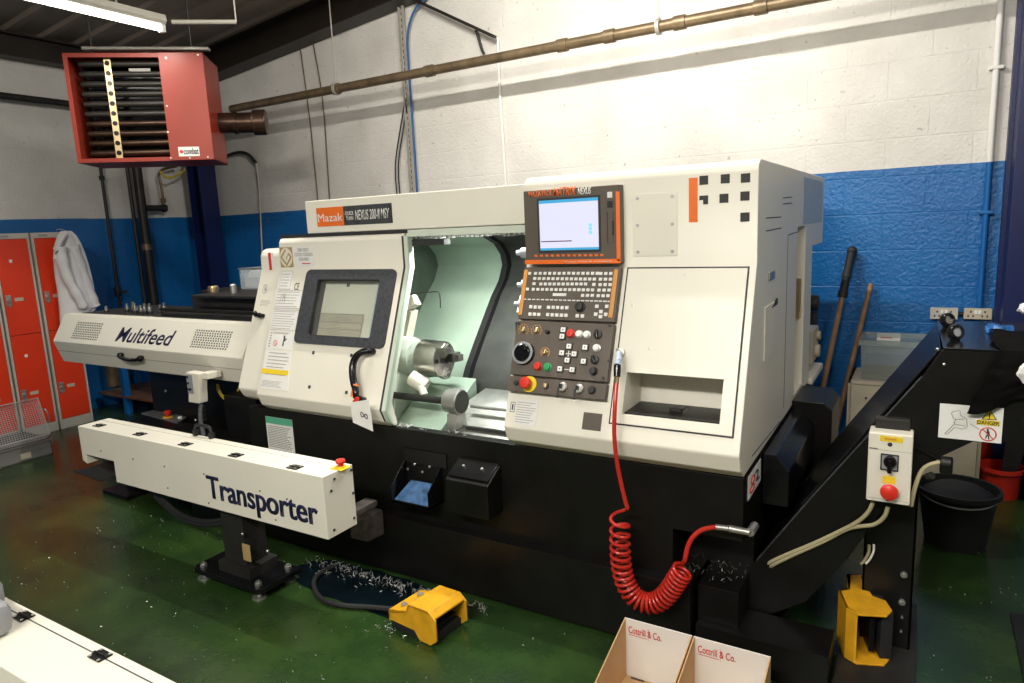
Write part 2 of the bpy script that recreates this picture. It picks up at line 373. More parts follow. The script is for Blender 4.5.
# ================================================================= THE ROOM
WX, WY = -6.95, 4.9                            # left wall, back wall
XR, YN = 4.2, -3.6
def roofz(x): return 3.5+.1*(x+6.58)
obj('floor', MB().box(WX-.2, XR+.2, YN-.2, WY+.2, -.12, 0), M['floor'], kind='structure')
obj('wall_back', MB().prism([(WX-.2, 0), (XR+.2, 0), (XR+.2, roofz(XR)+.1), (WX-.2, roofz(WX)+.1)], 'Y', WY, WY+.2), M['wallx'], kind='structure')
obj('wall_left', MB().box(WX-.2, WX, YN, WY, 0, roofz(WX)+.05), M['wally'], kind='structure')
obj('wall_right', MB().box(XR, XR+.2, YN, WY, 0, roofz(XR)+.05), M['wallplain'], kind='structure')
obj('wall_front', MB().prism([(WX-.2, 0), (XR+.2, 0), (XR+.2, roofz(XR)+.1), (WX-.2, roofz(WX)+.1)], 'Y', YN-.2, YN), M['wallplain'], kind='structure')
rf = MB().prism([(WX-.3, roofz(WX-.3)), (XR+.3, roofz(XR+.3)), (XR+.3, roofz(XR+.3)+.1), (WX-.3, roofz(WX-.3)+.1)], 'Y', YN-.3, WY+.3)
for i in range(28):                            # ribs of the roof sheeting
    y = YN+.15+i*.3
    rf.hexa([(WX, y, roofz(WX)-.03), (XR, y, roofz(XR)-.03), (XR, y+.06, roofz(XR)-.03), (WX, y+.06, roofz(WX)-.03),
             (WX, y-.03, roofz(WX)+.01), (XR, y-.03, roofz(XR)+.01), (XR, y+.09, roofz(XR)+.01), (WX, y+.09, roofz(WX)+.01)])
obj('ceiling', rf, M['roof'], kind='structure')
# rafter along the back wall: an I-section rising to the right; eaves beam on the left wall
def isec(mb, p0, p1, up, side, H, B, t=.014):
    p0, p1, up, side = V(p0), V(p1), V(up), V(side)
    def bar(a, b, c, d):
        mb.hexa([p0+up*a+side*c, p1+up*a+side*c, p1+up*a+side*d, p0+up*a+side*d, p0+up*b+side*c, p1+up*b+side*c, p1+up*b+side*d, p0+up*b+side*d])
    bar(0, t, -B/2, B/2); bar(H-t, H, -B/2, B/2); bar(t, H-t, -t/2, t/2)
    return mb
bz = lambda x: 3.205+.1*(x+6.5)
obj('trim_1', isec(MB(), (WX, 4.79, bz(WX)), (XR, 4.79, bz(XR)), (0, 0, 1), (0, 1, 0), .27, .2), M['beam'], kind='structure', label='dark steel rafter along the top of the back wall')
obj('trim_2', isec(MB(), (WX+.1, YN, 3.22), (WX+.1, 4.68, 3.22), (0, 0, 1), (1, 0, 0), .2, .16), M['beam'], kind='structure', label='dark eaves beam along the top of the left wall')
obj('trim_3', isec(MB(), (-5.2, 3.3, roofz(-5.2)-.22), (-2.6, 3.3, roofz(-2.6)-.22), (0, 0, 1), (0, 1, 0), .16, .12), M['beam'], kind='structure', label='dark purlin under the roof')
cz0 = at(195, 171, 'Y', 4.72); cz = cz0.x
obj('trim_4', isec(MB(), (cz, 4.72, 0), (cz, 4.72, bz(cz)), (1, 0, 0), (0, 1, 0), .2, .2).box(cz-.06, cz+.26, 4.6, 4.84, 0, .02), [M['navydoor']], kind='structure', label='dark painted steel column in the corner')
# navy steel jamb at the right end of the back wall
jx = at(1010, 160, 'Y', 4.86).x
obj('trim_5', MB().box(jx, jx+.42, 4.62, WY-.003, 0, 3.9, .006).box(jx-.02, jx+.06, 4.8, WY-.003, 0, 3.9, .004), M['navydoor'], kind='structure', label='navy steel door jamb at the right end of the back wall')

# ------------------------------------------------------------ pipes and wires
def on(pts, ax, v): return [at(x, y, ax, v) for x, y in pts]
PY = 4.55
p0, p1 = at(240, 109, 'Y', PY), at(785, 0, 'Y', PY); zt = (p0.z+p1.z)/2
t = thing('heating_pipe', (p0.x, PY, zt), 'long brown steel pipe running across the white back wall', 'pipe')
obj('pipe_run', MB().cyl((p0.x-.12, PY, zt), (3.9, PY, zt), .036, n=20), M['pipe'], t)
for px in (334, 429, 563, 610, 680, 760):
    x = at(px, 60, 'Y', PY).x
    obj('coupling', MB().cyl((x-.04, PY, zt), (x+.04, PY, zt), .045, n=20, bev=.004), M['pipe'], t)
for px in (334, 659):
    x = at(px, 60, 'Y', PY).x
    o = MB().cyl((x, PY, zt+.03), (x, PY, roofz(x)-.045), .006, n=8)
    o.lathe([(.046, -.012), (.052, -.012), (.052, .012), (.046, .012)], (x, PY, zt), (1, 0, 0))
    obj('hanger_rod', o, M['galv'], t)
# vertical steel channel with blue hose and black cables
cx = at(407, 100, 'Y', 4.86).x; cxb = at(415, 190, 'Y', 4.86).x; cxm = (cx+cxb)/2
cm = MB().box(cxm-.026, cxm+.026, 4.855, 4.859, 1.2, 3.55).box(cxm-.026, cxm-.022, 4.83, 4.86, 1.2, 3.55).box(cxm+.022, cxm+.026, 4.83, 4.86, 1.2, 3.55)
cm.box(cxm-.026, cxm-.013, 4.828, 4.832, 1.2, 3.55).box(cxm+.013, cxm+.026, 4.828, 4.832, 1.2, 3.55)
for i in range(46): cm.box(cxm-.012, cxm+.012, 4.85, 4.854, 1.25+i*.05, 1.275+i*.05, mi=1)
obj('x', cm, [M['galv'], M['ink']]).name = 'strut_channel'
tag(bpy.data.objects['strut_channel'], 'slotted steel channel running up the white wall behind the machine', 'channel')
bl = MB().tube([(cxm+.05, 4.84, 1.2), (cxm+.05, 4.84, 2.4), (cxm+.045, 4.84, 3.0), (cxm+.05, 4.84, 3.25), (cxm+.14, 4.84, 3.42), (cxm+.3, 4.84, 3.5)], .010, smooth=2)
tag(obj('air_hose', bl, M['bluehose']), 'thin blue hose clipped beside the slotted wall channel', 'hose')
a, b = at(415, 0, 'Y', 4.82), at(495, 37, 'Y', 4.82)
tag(obj('cable_tray', MB().box(0, (b-a).length+.2, -.02, .02, -.012, .012, .003, Matrix.Translation(a-(b-a).normalized()*.2) @ V((1, 0, 0)).rotation_difference(b-a).to_matrix().to_4x4()), M['pipedk']), 'dark bar slanting down from the top of the wall channel', 'bar')
tag(obj('cable', MB().tube(on([(476, 30), (479, 40), (482, 50), (484, 54)], 'Y', 4.86), .012, smooth=2), M['pipedk']), 'short dark cable hanging from the slanting bar to the brown pipe', 'cable')
for dx, lab in ((0, 'left'), (3, 'right')):
    pts = on([(405+dx, 100), (401+dx, 125), (396+dx, 155), (395+dx, 172), (397+dx, 195)], 'Y', 4.85)
    tag(obj('cable', MB().tube(pts, .006, smooth=2), M['rubber']), 'thin black cable hanging left of the wall channel', 'cable', 'black cables by the wall channel')
for nm, pts, r, mt, lab in (
    ('conduit', [(300, 47), (304, 75), (310, 120), (317, 190), (318, 208)], .005, 'pipe', 'thin dark wire down the wall, left of a close pair'),
    ('conduit', [(313, 43), (319, 75), (324, 110), (329, 190), (330, 206)], .0055, 'pipe', 'thin dark wire down the wall, right of a close pair'),
    ('conduit', [(498, 38), (499, 80), (506, 188)], .011, 'white', 'white conduit down the wall above the control cabinet'),
    ('conduit', [(1002, 0), (989, 171), (981, 300), (980, 310)], .017, 'white2', 'painted conduit down the wall to the right-hand sockets')):
    if mt == 'white2': continue
    tag(obj(nm, MB().tube(on(pts, 'Y', 4.88), r, smooth=1), M[mt]), lab, 'conduit')
pt = on([(1002, 0), (989, 171), (980, 312)], 'Y', 4.875); xr = pt[1].x
t = thing('conduit', (xr, 4.875, 1.0), 'painted conduit down the wall to the right-hand sockets', 'conduit')
obj('upper_run', MB().cyl((xr, 4.875, 1.845), (xr, 4.875, 3.9), .017), M['white'], t)
obj('lower_run', MB().cyl((xr, 4.875, 1.0), (xr, 4.875, 1.845), .017), M['bluedado'], t)
for z in (1.55, 2.35): obj('saddle', MB().box(xr-.035, xr+.035, 4.855, 4.897, z, z+.02, .004), M['bluedado'] if z < 1.8 else M['white'], t)
# left wall pipes
lx = WX+.07
p = on([(101, 165), (107, 215), (116, 300), (117, 312)], 'X', lx); py_ = p[1].y
t = thing('gas_pipe', (lx, py_, 0), 'thin dark pipe with tap down the blue wall beside the lockers', 'pipe')
obj('pipe_run', MB().cyl((lx, py_, 0), (lx, py_, 2.35), .015), M['pipedk'], t)
z = at(116, 292, 'X', lx).z
obj('stop_tap', MB().cyl((lx-.0, py_, z-.05), (lx, py_, z+.05), .03, bev=.006).cyl((lx, py_, z), (lx+.08, py_, z), .012).box(lx+.07, lx+.085, py_-.05, py_+.05, z-.012, z+.012, .003), M['dark'], t)
z = at(102, 178, 'X', lx).z
obj('union', MB().cyl((lx, py_, z-.02), (lx, py_, z+.02), .028, n=6), M['pipedk'], t)
lx = WX+.12
for a_, r, lab in ((( 146, 240), .045, 'thick black pipe down the left wall beneath the red heater'),):
    q = at(*a_, 'X', lx); yy = q.y
    t = thing('flue_pipe', (lx, yy, 0), lab, 'pipe')
    obj('pipe_run', MB().cyl((lx, yy, 0), (lx, yy, 2.6), r), M['pipedk'], t)
    obj('pipe_run', MB().cyl((lx-.02, yy-.085, 0), (lx-.02, yy-.085, 2.6), .018), M['pipedk'], t)
    z = at(149, 247, 'X', lx).z; obj('brass_band', MB().cyl((lx, yy, z-.03), (lx, yy, z+.03), r+.006), M['pipe'], t)
    z = at(150, 208, 'X', lx).z
    e = at(164, 207, 'X', lx)
    obj('branch', MB().cyl((lx, yy, z), (lx, e.y, z), .03).cyl((lx, e.y-.02, z), (lx, e.y+.02, z), .042, n=6), M['pipedk'], t)
    c = at(161, 185, 'X', lx)
    obj('branch_riser', MB().tube([(lx, e.y, z), (lx, e.y, c.z), (lx, c.y-.02, c.z+.15), (lx, c.y+.2, c.z+.2)], .014, smooth=2).cyl((lx, e.y, z+.05), (lx, e.y, z+.1), .03, n=6), M['pipe'], t)
q0, q1 = at(0, 96, 'X', WX+.1), at(66, 103, 'X', WX+.1); zq = (q0.z+q1.z)/2
t = thing('wall_pipe', (WX+.1, 2.5, zq), 'dark pipe along the grey left wall behind the red heater', 'pipe')
obj('pipe_run', MB().cyl((WX+.1, -1, zq), (WX+.1, 4.5, zq), .03), M['pipedk'], t)
for y in (1.2, 2.9, 4.2): obj('pipe_clip', MB().box(WX+.002, WX+.14, y-.015, y+.015, zq-.036, zq+.036, .004), M['pipedk'], t)
tag(obj('cable', MB().tube(on([(160, 171), (165, 178), (175, 177), (186, 170), (190, 160)], 'X', WX+.2), .012, smooth=2), M['yellowcable']), 'yellow and black cable looping under the red heater', 'cable')
q = on([(222, 158), (236, 152), (248, 153), (256, 163), (259, 185), (263, 270)], 'Y', 4.87)
tag(obj('cable', MB().tube(q[:4], .016, smooth=2), M['rubber']), 'short black flexible lead arching from the heater to the wall conduit', 'cable')
tag(obj('conduit', MB().tube(q[3:], .008), M['lockgrey']), 'thin conduit in the corner below the flexible heater lead', 'conduit')

# ================================================================ UNIT HEATER
H0, H1 = at(62, 53, 'Z', 2.9), at(203, 53, 'Z', 2.9)
hu = (H1-H0); hu.z = 0; hw = hu.length; hu.normalize()
FH = Fr((H0.x, H0.y, 0), hu, (0, 0, 1))
hb_l = FH.uv(77, 163); hb_r = FH.uv(210, 160); zb = (hb_l[1]+hb_r[1])/2; zt_ = 2.9; hh = zt_-zb
hc = FH.pt(hw/2, zb, -.2)
t = thing('unit_heater', hc, 'red suspended gas unit heater with black louvred tubes', 'heater')
hd = .42
case = MB()
case.box(0, hw, zb, zb+.012, -hd, 0, 0, FH); case.box(0, hw, zt_-.012, zt_, -hd, 0, 0, FH)
case.box(0, .012, zb, zt_, -hd, 0, 0, FH); case.box(hw-.012, hw, zb, zt_, -hd, 0, 0, FH); case.box(0, hw, zb, zt_, -hd, -hd+.01, 0, FH)
lip = .028
case.frame(0, hw, zb, zt_, lip, -.012, .004, FH)
obj('casing', case, M['redbox'], t)
ru = FH.uv(164, 100)[0]
pnl = obj('side_panel', MB().box(ru, hw, zb, zt_, .004, .02, .004, FH), M['redbox'], t)
sc = MB()
for (x, y) in ((166, 58), (198, 55), (167, 106), (168, 132), (171, 158), (190, 158), (208, 157)):
    a = FH.uv(x, y, .02); sc.cyl(FH.pt(a[0], a[1], .019), FH.pt(a[0], a[1], .024), .006, n=8)
obj('screw_heads', sc, M['steel'], pnl)
b4 = rect(FH, [(178, 147), (200, 156)], .02)
lb = obj('name_label', MB().box(*b4, .02, .0215, 0, FH), M['cardwhite'], pnl)
text('lettering', 'combat', FH, (b4[0]+.035, b4[1]-.006, b4[2]+.014, b4[3]-.01), M['ink'], pnl, .022, bold=.02)
obj('logo_dot', MB().cyl(FH.pt(b4[0]+.02, (b4[2]+b4[3])/2, .0215), FH.pt(b4[0]+.02, (b4[2]+b4[3])/2, .0228), .012), M['paperred'], pnl)
obj('backing_sheet', MB().box(lip, ru, zb+lip, zt_-lip, -.2, -.19, 0, FH), M['blackgl'], t)
nt_ = 10
for i in range(nt_):
    v = zb+lip+.04+i*(hh-2*lip-.07)/(nt_-1)
    obj('heat_tube', MB().tube([FH.pt(lip+.045, v-.02, -.13), FH.pt(lip+.05, v, -.08), FH.pt(lip+.1, v, -.07), FH.pt(ru-.005, v, -.07)], .021, n=12), M['tubecu' if i < 4 else 'pipedk'], t)
cu_, cd_ = FH.uv(106, 60)[0], FH.uv(116, 156)[0]; cm_ = (cu_+cd_)/2
bar = MB().box(cm_-.022, cm_+.022, zb+lip, zt_-lip, -.046, -.04, 0, FH)
for i in range(nt_):
    v = zb+lip+.04+i*(hh-2*lip-.07)/(nt_-1)
    bar.cyl(FH.pt(cm_, v, -.041), FH.pt(cm_, v, -.036), .0165, n=14, mi=1)
obj('tube_spacer', bar, [M['brassm'], M['blackgl']], t)
obj('data_plate', MB().box(*rect(FH, [(128, 68), (150, 71)], -.03), -.045, -.04, 0, FH), M['inkgrey'], t)
fl = MB().cyl(FH.pt(hw-.02, zb+.3, -.3), FH.pt(hw+.3, zb+.3, -.3), .075, n=24).cyl(FH.pt(hw+.1, zb+.3, -.3), FH.pt(hw+.13, zb+.3, -.3), .085, n=24).cyl(FH.pt(hw+.24, zb+.3, -.3), FH.pt(hw+.34, zb+.3, -.3), .095, n=24, bev=.01)
obj('flue_spigot', fl, M['tubecu'], t)
for k in (.12, hw-.12):
    obj('drop_rod', MB().cyl(FH.pt(k, zt_-.01, -.2), FH.pt(k, roofz(FH.pt(k, 0, -.2).x)-.045, -.2), .006, n=8), M['pipedk'], t)
a, b = FH.uv(72, 42), FH.uv(202, 42)
obj('support_bar', MB().box(a[0]-.01, b[0], 2.965, 2.985, -.23, -.17, .003, FH), M['galv'], t)

# ============================================================ LIGHT FITTINGS
def batten(x, y0, y1, z, label, watts, body='lockgrey', turn=False, tilt=0, wide=1):
    t = thing('fluorescent_light', (x, (y0+y1)/2, z+.07), label, 'light')
    obj('housing', MB().prism([(-.035, 0), (.035, 0), (.055, .02), (.045, .06), (-.045, .06), (-.055, .02)], 'Y', y0, y1, .004, Matrix.Translation((x, 0, z+.02)) @ Matrix.Diagonal((wide, 1, 1, 1))), M[body], t)
    obj('lamp_tube', MB().cyl((x, y0+.03, z), (x, y1-.03, z), .019, n=16), M['tube'], t)
    for y in (y0+.012, y1-.012): obj('lamp_holder', MB().box(x-.024, x+.024, y-.012, y+.018, z-.026, z+.03, .004), M['white'], t)
    obj('suspension', MB().cyl((x, y0+.3, z+.07), (x, y0+.3, roofz(x-(y1-y0)/2*turn)-.045), .006, n=8).cyl((x, y1-.3, z+.07), (x, y1-.3, roofz(x-(y1-y0)/2*turn)-.045), .006, n=8), M['galv'], t)
    l = bpy.data.lights.new('tube_glow', 'AREA'); l.shape = 'RECTANGLE'; l.size = .05*wide; l.size_y = y1-y0-.1; l.energy = watts; l.color = (1, .955, .87)
    lo = bpy.data.objects.new('tube_glow', l); COL.objects.link(lo); lo.parent = t; lo.location = V((x, (y0+y1)/2, z-.024))-t.location
    if turn: t.rotation_euler = (0, 0, PI/2)
    if tilt: lo.rotation_euler = (0, -math.radians(tilt), 0)
    return t
batten(-4.43, 1.45, 3.0, 3.0, 'lit fluorescent batten at the top left in front of the heater', 13)
batten(-.7, -2.35, -.55, 3.5, 'fluorescent batten above the operator side of the lathe', 200, turn=True, tilt=54, wide=8)
batten(1.6, .2, 2.0, 3.5, 'fluorescent batten high on the right of the room', 40)
batten(-2.6, -2.8, -1.0, 3.45, 'fluorescent batten behind the photographer', 40)
batten(-1.8, 1.9, 3.5, 3.72, 'fluorescent batten high above the lathe', 84, turn=True, tilt=30)
rod = MB().cyl(at(172, 22, 'Z', 3.02), at(236, 22, 'Z', 3.02), .014)
a = at(172, 22, 'Z', 3.02); b = at(236, 22, 'Z', 3.02)
rod.cyl((b.x, b.y, 3.02), (b.x, b.y, roofz(b.x)-.045), .005, n=8)
tag(obj('ceiling_rod', rod, M['lockgrey']), 'pale rod hung beyond the end of the lit tube', 'rod')
w = bpy.data.worlds.new('world'); SC.world = w; w.use_nodes = True
w.node_tree.nodes['Background'].inputs[0].default_value = (.9, .95, 1, 1); w.node_tree.nodes['Background'].inputs[1].default_value = .05
# ================================================================= THE LATHE
XL, XM = -.49, -1.415
FU = Fr((0, 2.48, 0), (1, 0, 0), (0, 0, 1))
FS = Fr((0, 2.48, 1.435), (1, 0, 0), (0, .238, .629))
FX = Fr((XL, 0, 0), (0, 1, 0), (0, 0, 1))
FB = Fr((0, 2.31, 0), (1, 0, 0), (0, 0, 1))
LA = thing('cnc_lathe', (-1.75, 3.2, 0), 'large cream and black lathe with open sliding door and operator panel', 'lathe')
# --- black base
bs = MB()
bs.box(-3.07, -.74, 2.31, 2.36, .28, .71, .003).box(-.742, -.49, 2.31, 2.36, .475, .71, .003)          # apron under the door
bs.box(-3.07, -.74, 2.355, 4.1, .28, .60).box(-.745, -.49, 2.355, 4.1, .475, .70).box(-.745, -.49, 2.50, 4.1, .28, .48)
bs.box(-3.07, -2.46, 2.355, 4.1, .595, .70).box(XM, -.742, 2.355, 4.05, .595, .705)
obj('base', bs, M['black'], LA)
lower = MB().box(-3.07, -.66, 2.26, 4.0, .012, .29, .004)
for x in (-2.9, -1.9, -.8): lower.cyl((x, 2.35, 0), (x, 2.35, .02), .05)
obj('plinth', lower, M['black'], LA)
obj('plinth', MB().box(-.645, -.2, 2.27, 2.45, .0, .145, .004).box(-.645, -.5, 2.30, 2.9, .145, .285, .003), M['black'], LA, label='low black tank front at the right foot of the lathe')
sw = MB()
for i in range(60):
    c = V((random.uniform(-.72, -.5), random.uniform(2.33, 2.49), .295)); 
    d = V((random.uniform(-1, 1), random.uniform(-1, 1), random.uniform(.1, .7))).normalized()*random.uniform(.006, .02)
    sw.tube([c, c+d*.5+V((0, 0, .003)), c+d], .0014, n=4)
obj('wet_chips', sw, M['greycov'], LA, kind='stuff')
# sticker low on the base's right side
st = avg(FX, (748.5, 476), (760.5, 459), (760, 481), (747, 501))
sk = obj('curl_sticker', MB().box(st[0], st[1], st[2], st[3], 0, .002, 0, FX), M['paper'], LA, label='white sticker with red and black curls')
uu, vv = (st[0]+st[1])/2, (st[2]+st[3])/2; du, dv = (st[1]-st[0])/2, (st[3]-st[2])/2
lp = lambda cx_, cy_, rx, ry, n=20: [FX.pt(cx_+rx*math.cos(2*PI*k/n), cy_+ry*math.sin(2*PI*k/n), .003) for k in range(n)]
obj('red_curl', MB().tube(lp(uu-du*.45, vv-dv*.4, du*.3, dv*.3), .003, n=5, closed=True).tube(lp(uu-du*.35, vv+dv*.3, du*.28, dv*.3), .003, n=5, closed=True), M['paperred'], sk)
obj('black_curl', MB().tube([FX.pt(uu+du*.05, vv+dv*.5, .003), FX.pt(uu+du*.4, vv+dv*.6, .003), FX.pt(uu+du*.5, vv+dv*.1, .003), FX.pt(uu+du*.1, vv-dv*.35, .003), FX.pt(uu+du*.7, vv-dv*.4, .003)], .003, n=5, smooth=2), M['ink'], sk)
# --- two boxes on the front of the base
def fpt(x, y, Y): return at(x, y, 'Y', Y)
a, b = fpt(445, 478, 2.2), fpt(487.5, 488, 2.2); zb_ = fpt(466, 516, 2.2).z
x0, x1, zt1 = a.x, b.x, (a.z+b.z)/2
bx = MB().prism([(2.2, zb_), (2.31, zb_-.0), (2.31, zt1+.055), (2.296, zt1+.055), (2.2, zt1)], 'X', x0, x1, .003)
pb = obj('chip_box', bx, M['black'], LA)
ld = MB().hexa([(x0+.006, 2.212, zt1+.012), (x1-.006, 2.212, zt1+.012), (x1-.006, 2.3, zt1+.06), (x0+.006, 2.3, zt1+.06),
                (x0+.006, 2.212, zt1+.018), (x1-.006, 2.212, zt1+.018), (x1-.006, 2.3, zt1+.066), (x0+.006, 2.3, zt1+.066)], .002)
ldo = obj('lid', ld, M['blackgl'], pb)
for k in (.28, .72):
    x = x0+(x1-x0)*k; obj('lid_screw', MB().cyl((x, 2.26, zt1+.04), (x, 2.255, zt1+.052), .006, n=8), M['steel'], pb)
a, b = fpt(392, 482, 2.2), fpt(428, 490, 2.2); zb_ = fpt(409, 506, 2.2).z
x0, x1 = a.x-.01, b.x+.0; zt1 = (a.z+b.z)/2
ob = MB().box(x0, x1, 2.2, 2.206, zb_, zb_+.014, .002).box(x0, x1, 2.2, 2.31, zb_, zb_+.008).hexa([(x0, 2.2, zb_), (x0+.006, 2.2, zb_), (x0+.006, 2.315, zb_), (x0, 2.315, zb_), (x0, 2.2, zt1-.02), (x0+.006, 2.2, zt1-.02), (x0+.006, 2.315, zt1+.08), (x0, 2.315, zt1+.08)])
ob.hexa([(x1-.006, 2.2, zb_), (x1, 2.2, zb_), (x1, 2.315, zb_), (x1-.006, 2.315, zb_), (x1-.006, 2.2, zt1-.02), (x1, 2.2, zt1-.02), (x1, 2.315, zt1+.08), (x1-.006, 2.315, zt1+.08)])
ob.box(x0, x1+.03, 2.303, 2.312, zt1+.06, zt1+.13, .002)
po = obj('chip_box', ob, M['blackgl'], LA, label='open chip box with a blue reflection painted on its lip')
obj('reflection_lip', MB().quadpts([(x0+.008, 2.21, zb_+.012), (x1-.008, 2.21, zb_+.012), (x1-.012, 2.285, zb_+.085), (x0+.05, 2.285, zb_+.085)], .003), M['bluelip'], po)  # blue reflection put into the lip's own colour
for k in range(5):
    x = x0+.02+k*(x1-x0-.04)/4; obj('box_bolt', MB().sph((x, 2.3, zt1+.03+.03*(k % 2)), .007), M['steel'], po)
# --- green and white notice on the base
nq = avg(FB, (266, 416), (292.5, 420), (295, 454), (268.5, 447))
no = obj('notice', MB().box(*nq, 0, .002, 0, FB), M['paper'], LA, label='white notice with green heading')
obj('heading_band', MB().box(nq[0], nq[1], nq[3]-.036, nq[3], .002, .003, 0, FB), M['stickgreen'], no)
rw = MB(); rows(rw, FB, nq[0]+.01, nq[1]-.01, nq[2]+.01, nq[3]-.045, 13, .0022); obj('small_print', rw, M['inkgrey'], no)

# --- control cabinet
cabp = [(2.315, .712), (2.268, .745), (2.2425, .8065), (2.48, 1.435), (2.48, 1.75), (2.492, 1.778), (2.52, 1.793), (4.27, 1.793), (4.27, 1.43), (3.86, 1.43), (3.86, .712)]
cab = obj('control_cabinet', MB().prism(cabp, 'X', XM, XL, .007), M['cream'], LA)
nz = [FS.uv(627, 372), FS.uv(724, 380), FS.uv(720, 425), FS.uv(623, 415)]
nx0, nx1 = -.918, -.565
zlo, zhi = FS.pt(0, (nz[2][1]+nz[3][1])/2).z, FS.pt(0, (nz[0][1]+nz[1][1])/2).z
cut(cab, MB().prism([(2.15, zlo), (2.47, zlo), (2.49, zhi), (2.15, zhi)], 'X', nx0, nx1))
cut(cab, MB().box(XL-.09, XL+.1, 3.355, 3.61, .755, 1.542))
obj('shelf_mat', MB().box(nx0+.004, nx1-.004, 2.29, 2.465, zlo, zlo+.006), M['dark'], LA)
# loose clip on the shelf
k_ = V((-.74, 2.36, zlo+.006))
o = MB().box(k_.x-.025, k_.x+.02, k_.y-.012, k_.y+.012, k_.z, k_.z+.015, .004).tube([(k_.x+.02, k_.y, k_.z+.01), (k_.x+.045, k_.y, k_.z+.03), (k_.x+.05, k_.y-.01, k_.z+.008), (k_.x+.03, k_.y-.015, k_.z+.006)], .002, smooth=2, n=6)
tag(obj('binder_clip', o, M['dark']), 'small dark clip lying on the mat in the cabinet niche', 'clip')
# front flap around the niche, with a dark gap round it
d = avg(FS, (628, 269), (748, 268), (732, 436), (611, 423)); fu0, fu1, fv0, fv1 = d
g = MB().frame(fu0-.006, fu1+.006, fv0-.006, fv1+.006, .0055, .0, .0012, FS)
nv0, nv1 = FS.uv(0, 0)[1], 0
nv0 = (nz[2][1]+nz[3][1])/2; nv1 = (nz[0][1]+nz[1][1])/2
obj('gap_seal', g, M['ink'], LA)
fp = MB().box(fu0, fu1, nv1, fv1, 0, .004, .0012, FS).box(fu0, fu1, fv0, nv0, 0, .004, .0012, FS).box(fu0, nx0, nv0, nv1, 0, .004, 0, FS).box(nx1, fu1, nv0, nv1, 0, .004, 0, FS)
flap = obj('front_flap', fp, M['cream'], LA)
for q in ((685, 275), (633, 306), (731, 309), (735, 355), (650, 349)):
    a = FS.uv(*q); obj('flap_screw', MB().cyl(FS.pt(*a, .004), FS.pt(*a, .0065), .0045, n=10), M['satin'], flap)
# upper blank plate with screws
d = avg(FU, (633, 194), (678, 192), (678, 256), (633, 256))
bp_ = obj('blank_plate', MB().box(*d, 0, .003, .001, FU), M['cream'], LA)
for u in (d[0]+.02, d[1]-.02):
    for k in (.07, .5, .93):
        v = d[2]+(d[3]-d[2])*k; obj('plate_screw', MB().cyl(FU.pt(u, v, .003), FU.pt(u, v, .006), .006, n=10), M['satin'], bp_)
oq = rect(FU, [(689.5, 179), (697.5, 222)]); oq = avg(FU, (689, 178), (697.5, 177.5), (698, 222), (689, 222.5))
obj('orange_stripe', MB().box(*oq, 0, .0015, 0, FU), M['orange'], LA)
for (x, y) in ((703.8, 180.2), (725.3, 178.8), (745.6, 178), (703.8, 200), (724, 198.3), (745, 196), (745, 217)):
    a = FU.uv(x, y); s_ = .0155
    mb = MB().box(a[0]-s_, a[0]+s_, a[1]-s_, a[1]+s_, 0, .0015, 0, FU)
    if (x, y) == (703.8, 200): mb = MB().box(a[0]-s_, a[0]+s_, a[1], a[1]+s_, 0, .0015, 0, FU).box(a[0]-.002, a[0]+s_, a[1]-s_, a[1], 0, .0015, 0, FU)
    obj('black_square', mb, M['ink'], LA)
# right side of the cabinet: seams, louvre, blue sheet, latch
sm = MB()
def seam(pts, h=.0012, w_=.0035):
    q = [FX.uv(*p) for p in pts]
    for a, b in zip(q, q[1:]):
        L = math.hypot(b[0]-a[0], b[1]-a[1]); n = (-(b[1]-a[1])/L*w_/2, (b[0]-a[0])/L*w_/2)
        sm.hexa([FX.pt(a[0]-n[0], a[1]-n[1], 0), FX.pt(b[0]-n[0], b[1]-n[1], 0), FX.pt(b[0]+n[0], b[1]+n[1], 0), FX.pt(a[0]+n[0], a[1]+n[1], 0),
                 FX.pt(a[0]-n[0], a[1]-n[1], h), FX.pt(b[0]-n[0], b[1]-n[1], h), FX.pt(b[0]+n[0], b[1]+n[1], h), FX.pt(a[0]+n[0], a[1]+n[1], h)])
seam([(788, 235), (783.5, 408)]); seam([(788, 235), (797, 232)]); seam([(766, 218), (781, 217)]); seam([(766, 231), (781, 228)]); seam([(752, 456), (780, 421)])
seam([(783, 198), (792, 197)]); seam([(783, 204), (792, 203)])
obj('side_seams', sm, M['ink'], LA)
lq = avg(FX, (764, 306), (775, 302), (773, 354), (763, 360))
obj('side_grip', MB().box(lq[0], lq[1], lq[2], lq[3], 0, .006, .003, FX), M['cream'], LA)
lq = avg(FX, (767.5, 272), (773.5, 271), (773.5, 279), (769, 280))
obj('side_latch', MB().box(*lq, 0, .006, .002, FX), M['satin'], LA)
lq = avg(FX, (803, 178), (823, 181), (823, 222), (803, 224))
obj('side_label', MB().box(lq[0], min(lq[1], 4.2), lq[2], lq[3], 0, .0015, 0, FX), M['sidedim'], LA, label='pale blue sheet stuck high on the right side')
hy = FX.uv(799, 302)
obj('door_lock', MB().box(XL-.082, XL-.012, 3.585, 3.611, hy[1]-.1, hy[1]+.1, .006).cyl((XL-.045, 3.59, hy[1]+.02), (XL-.045, 3.572, hy[1]+.02), .02).box(XL-.055, XL-.035, 3.575, 3.59, hy[1]-.07, hy[1]-.02, .003), M['brassm'], LA)
gq = FX.uv(775, 302); obj('grip_recess_shadow', MB().prism([(gq[0]-.1, gq[1]-.01), (gq[0]+.01, gq[1]+.015), (gq[0]+.01, gq[1]-.01)], 'Z', .004, .009, 0, FX), M['dark'], LA)  # dark wedge stands in for the shadow in the pull recess
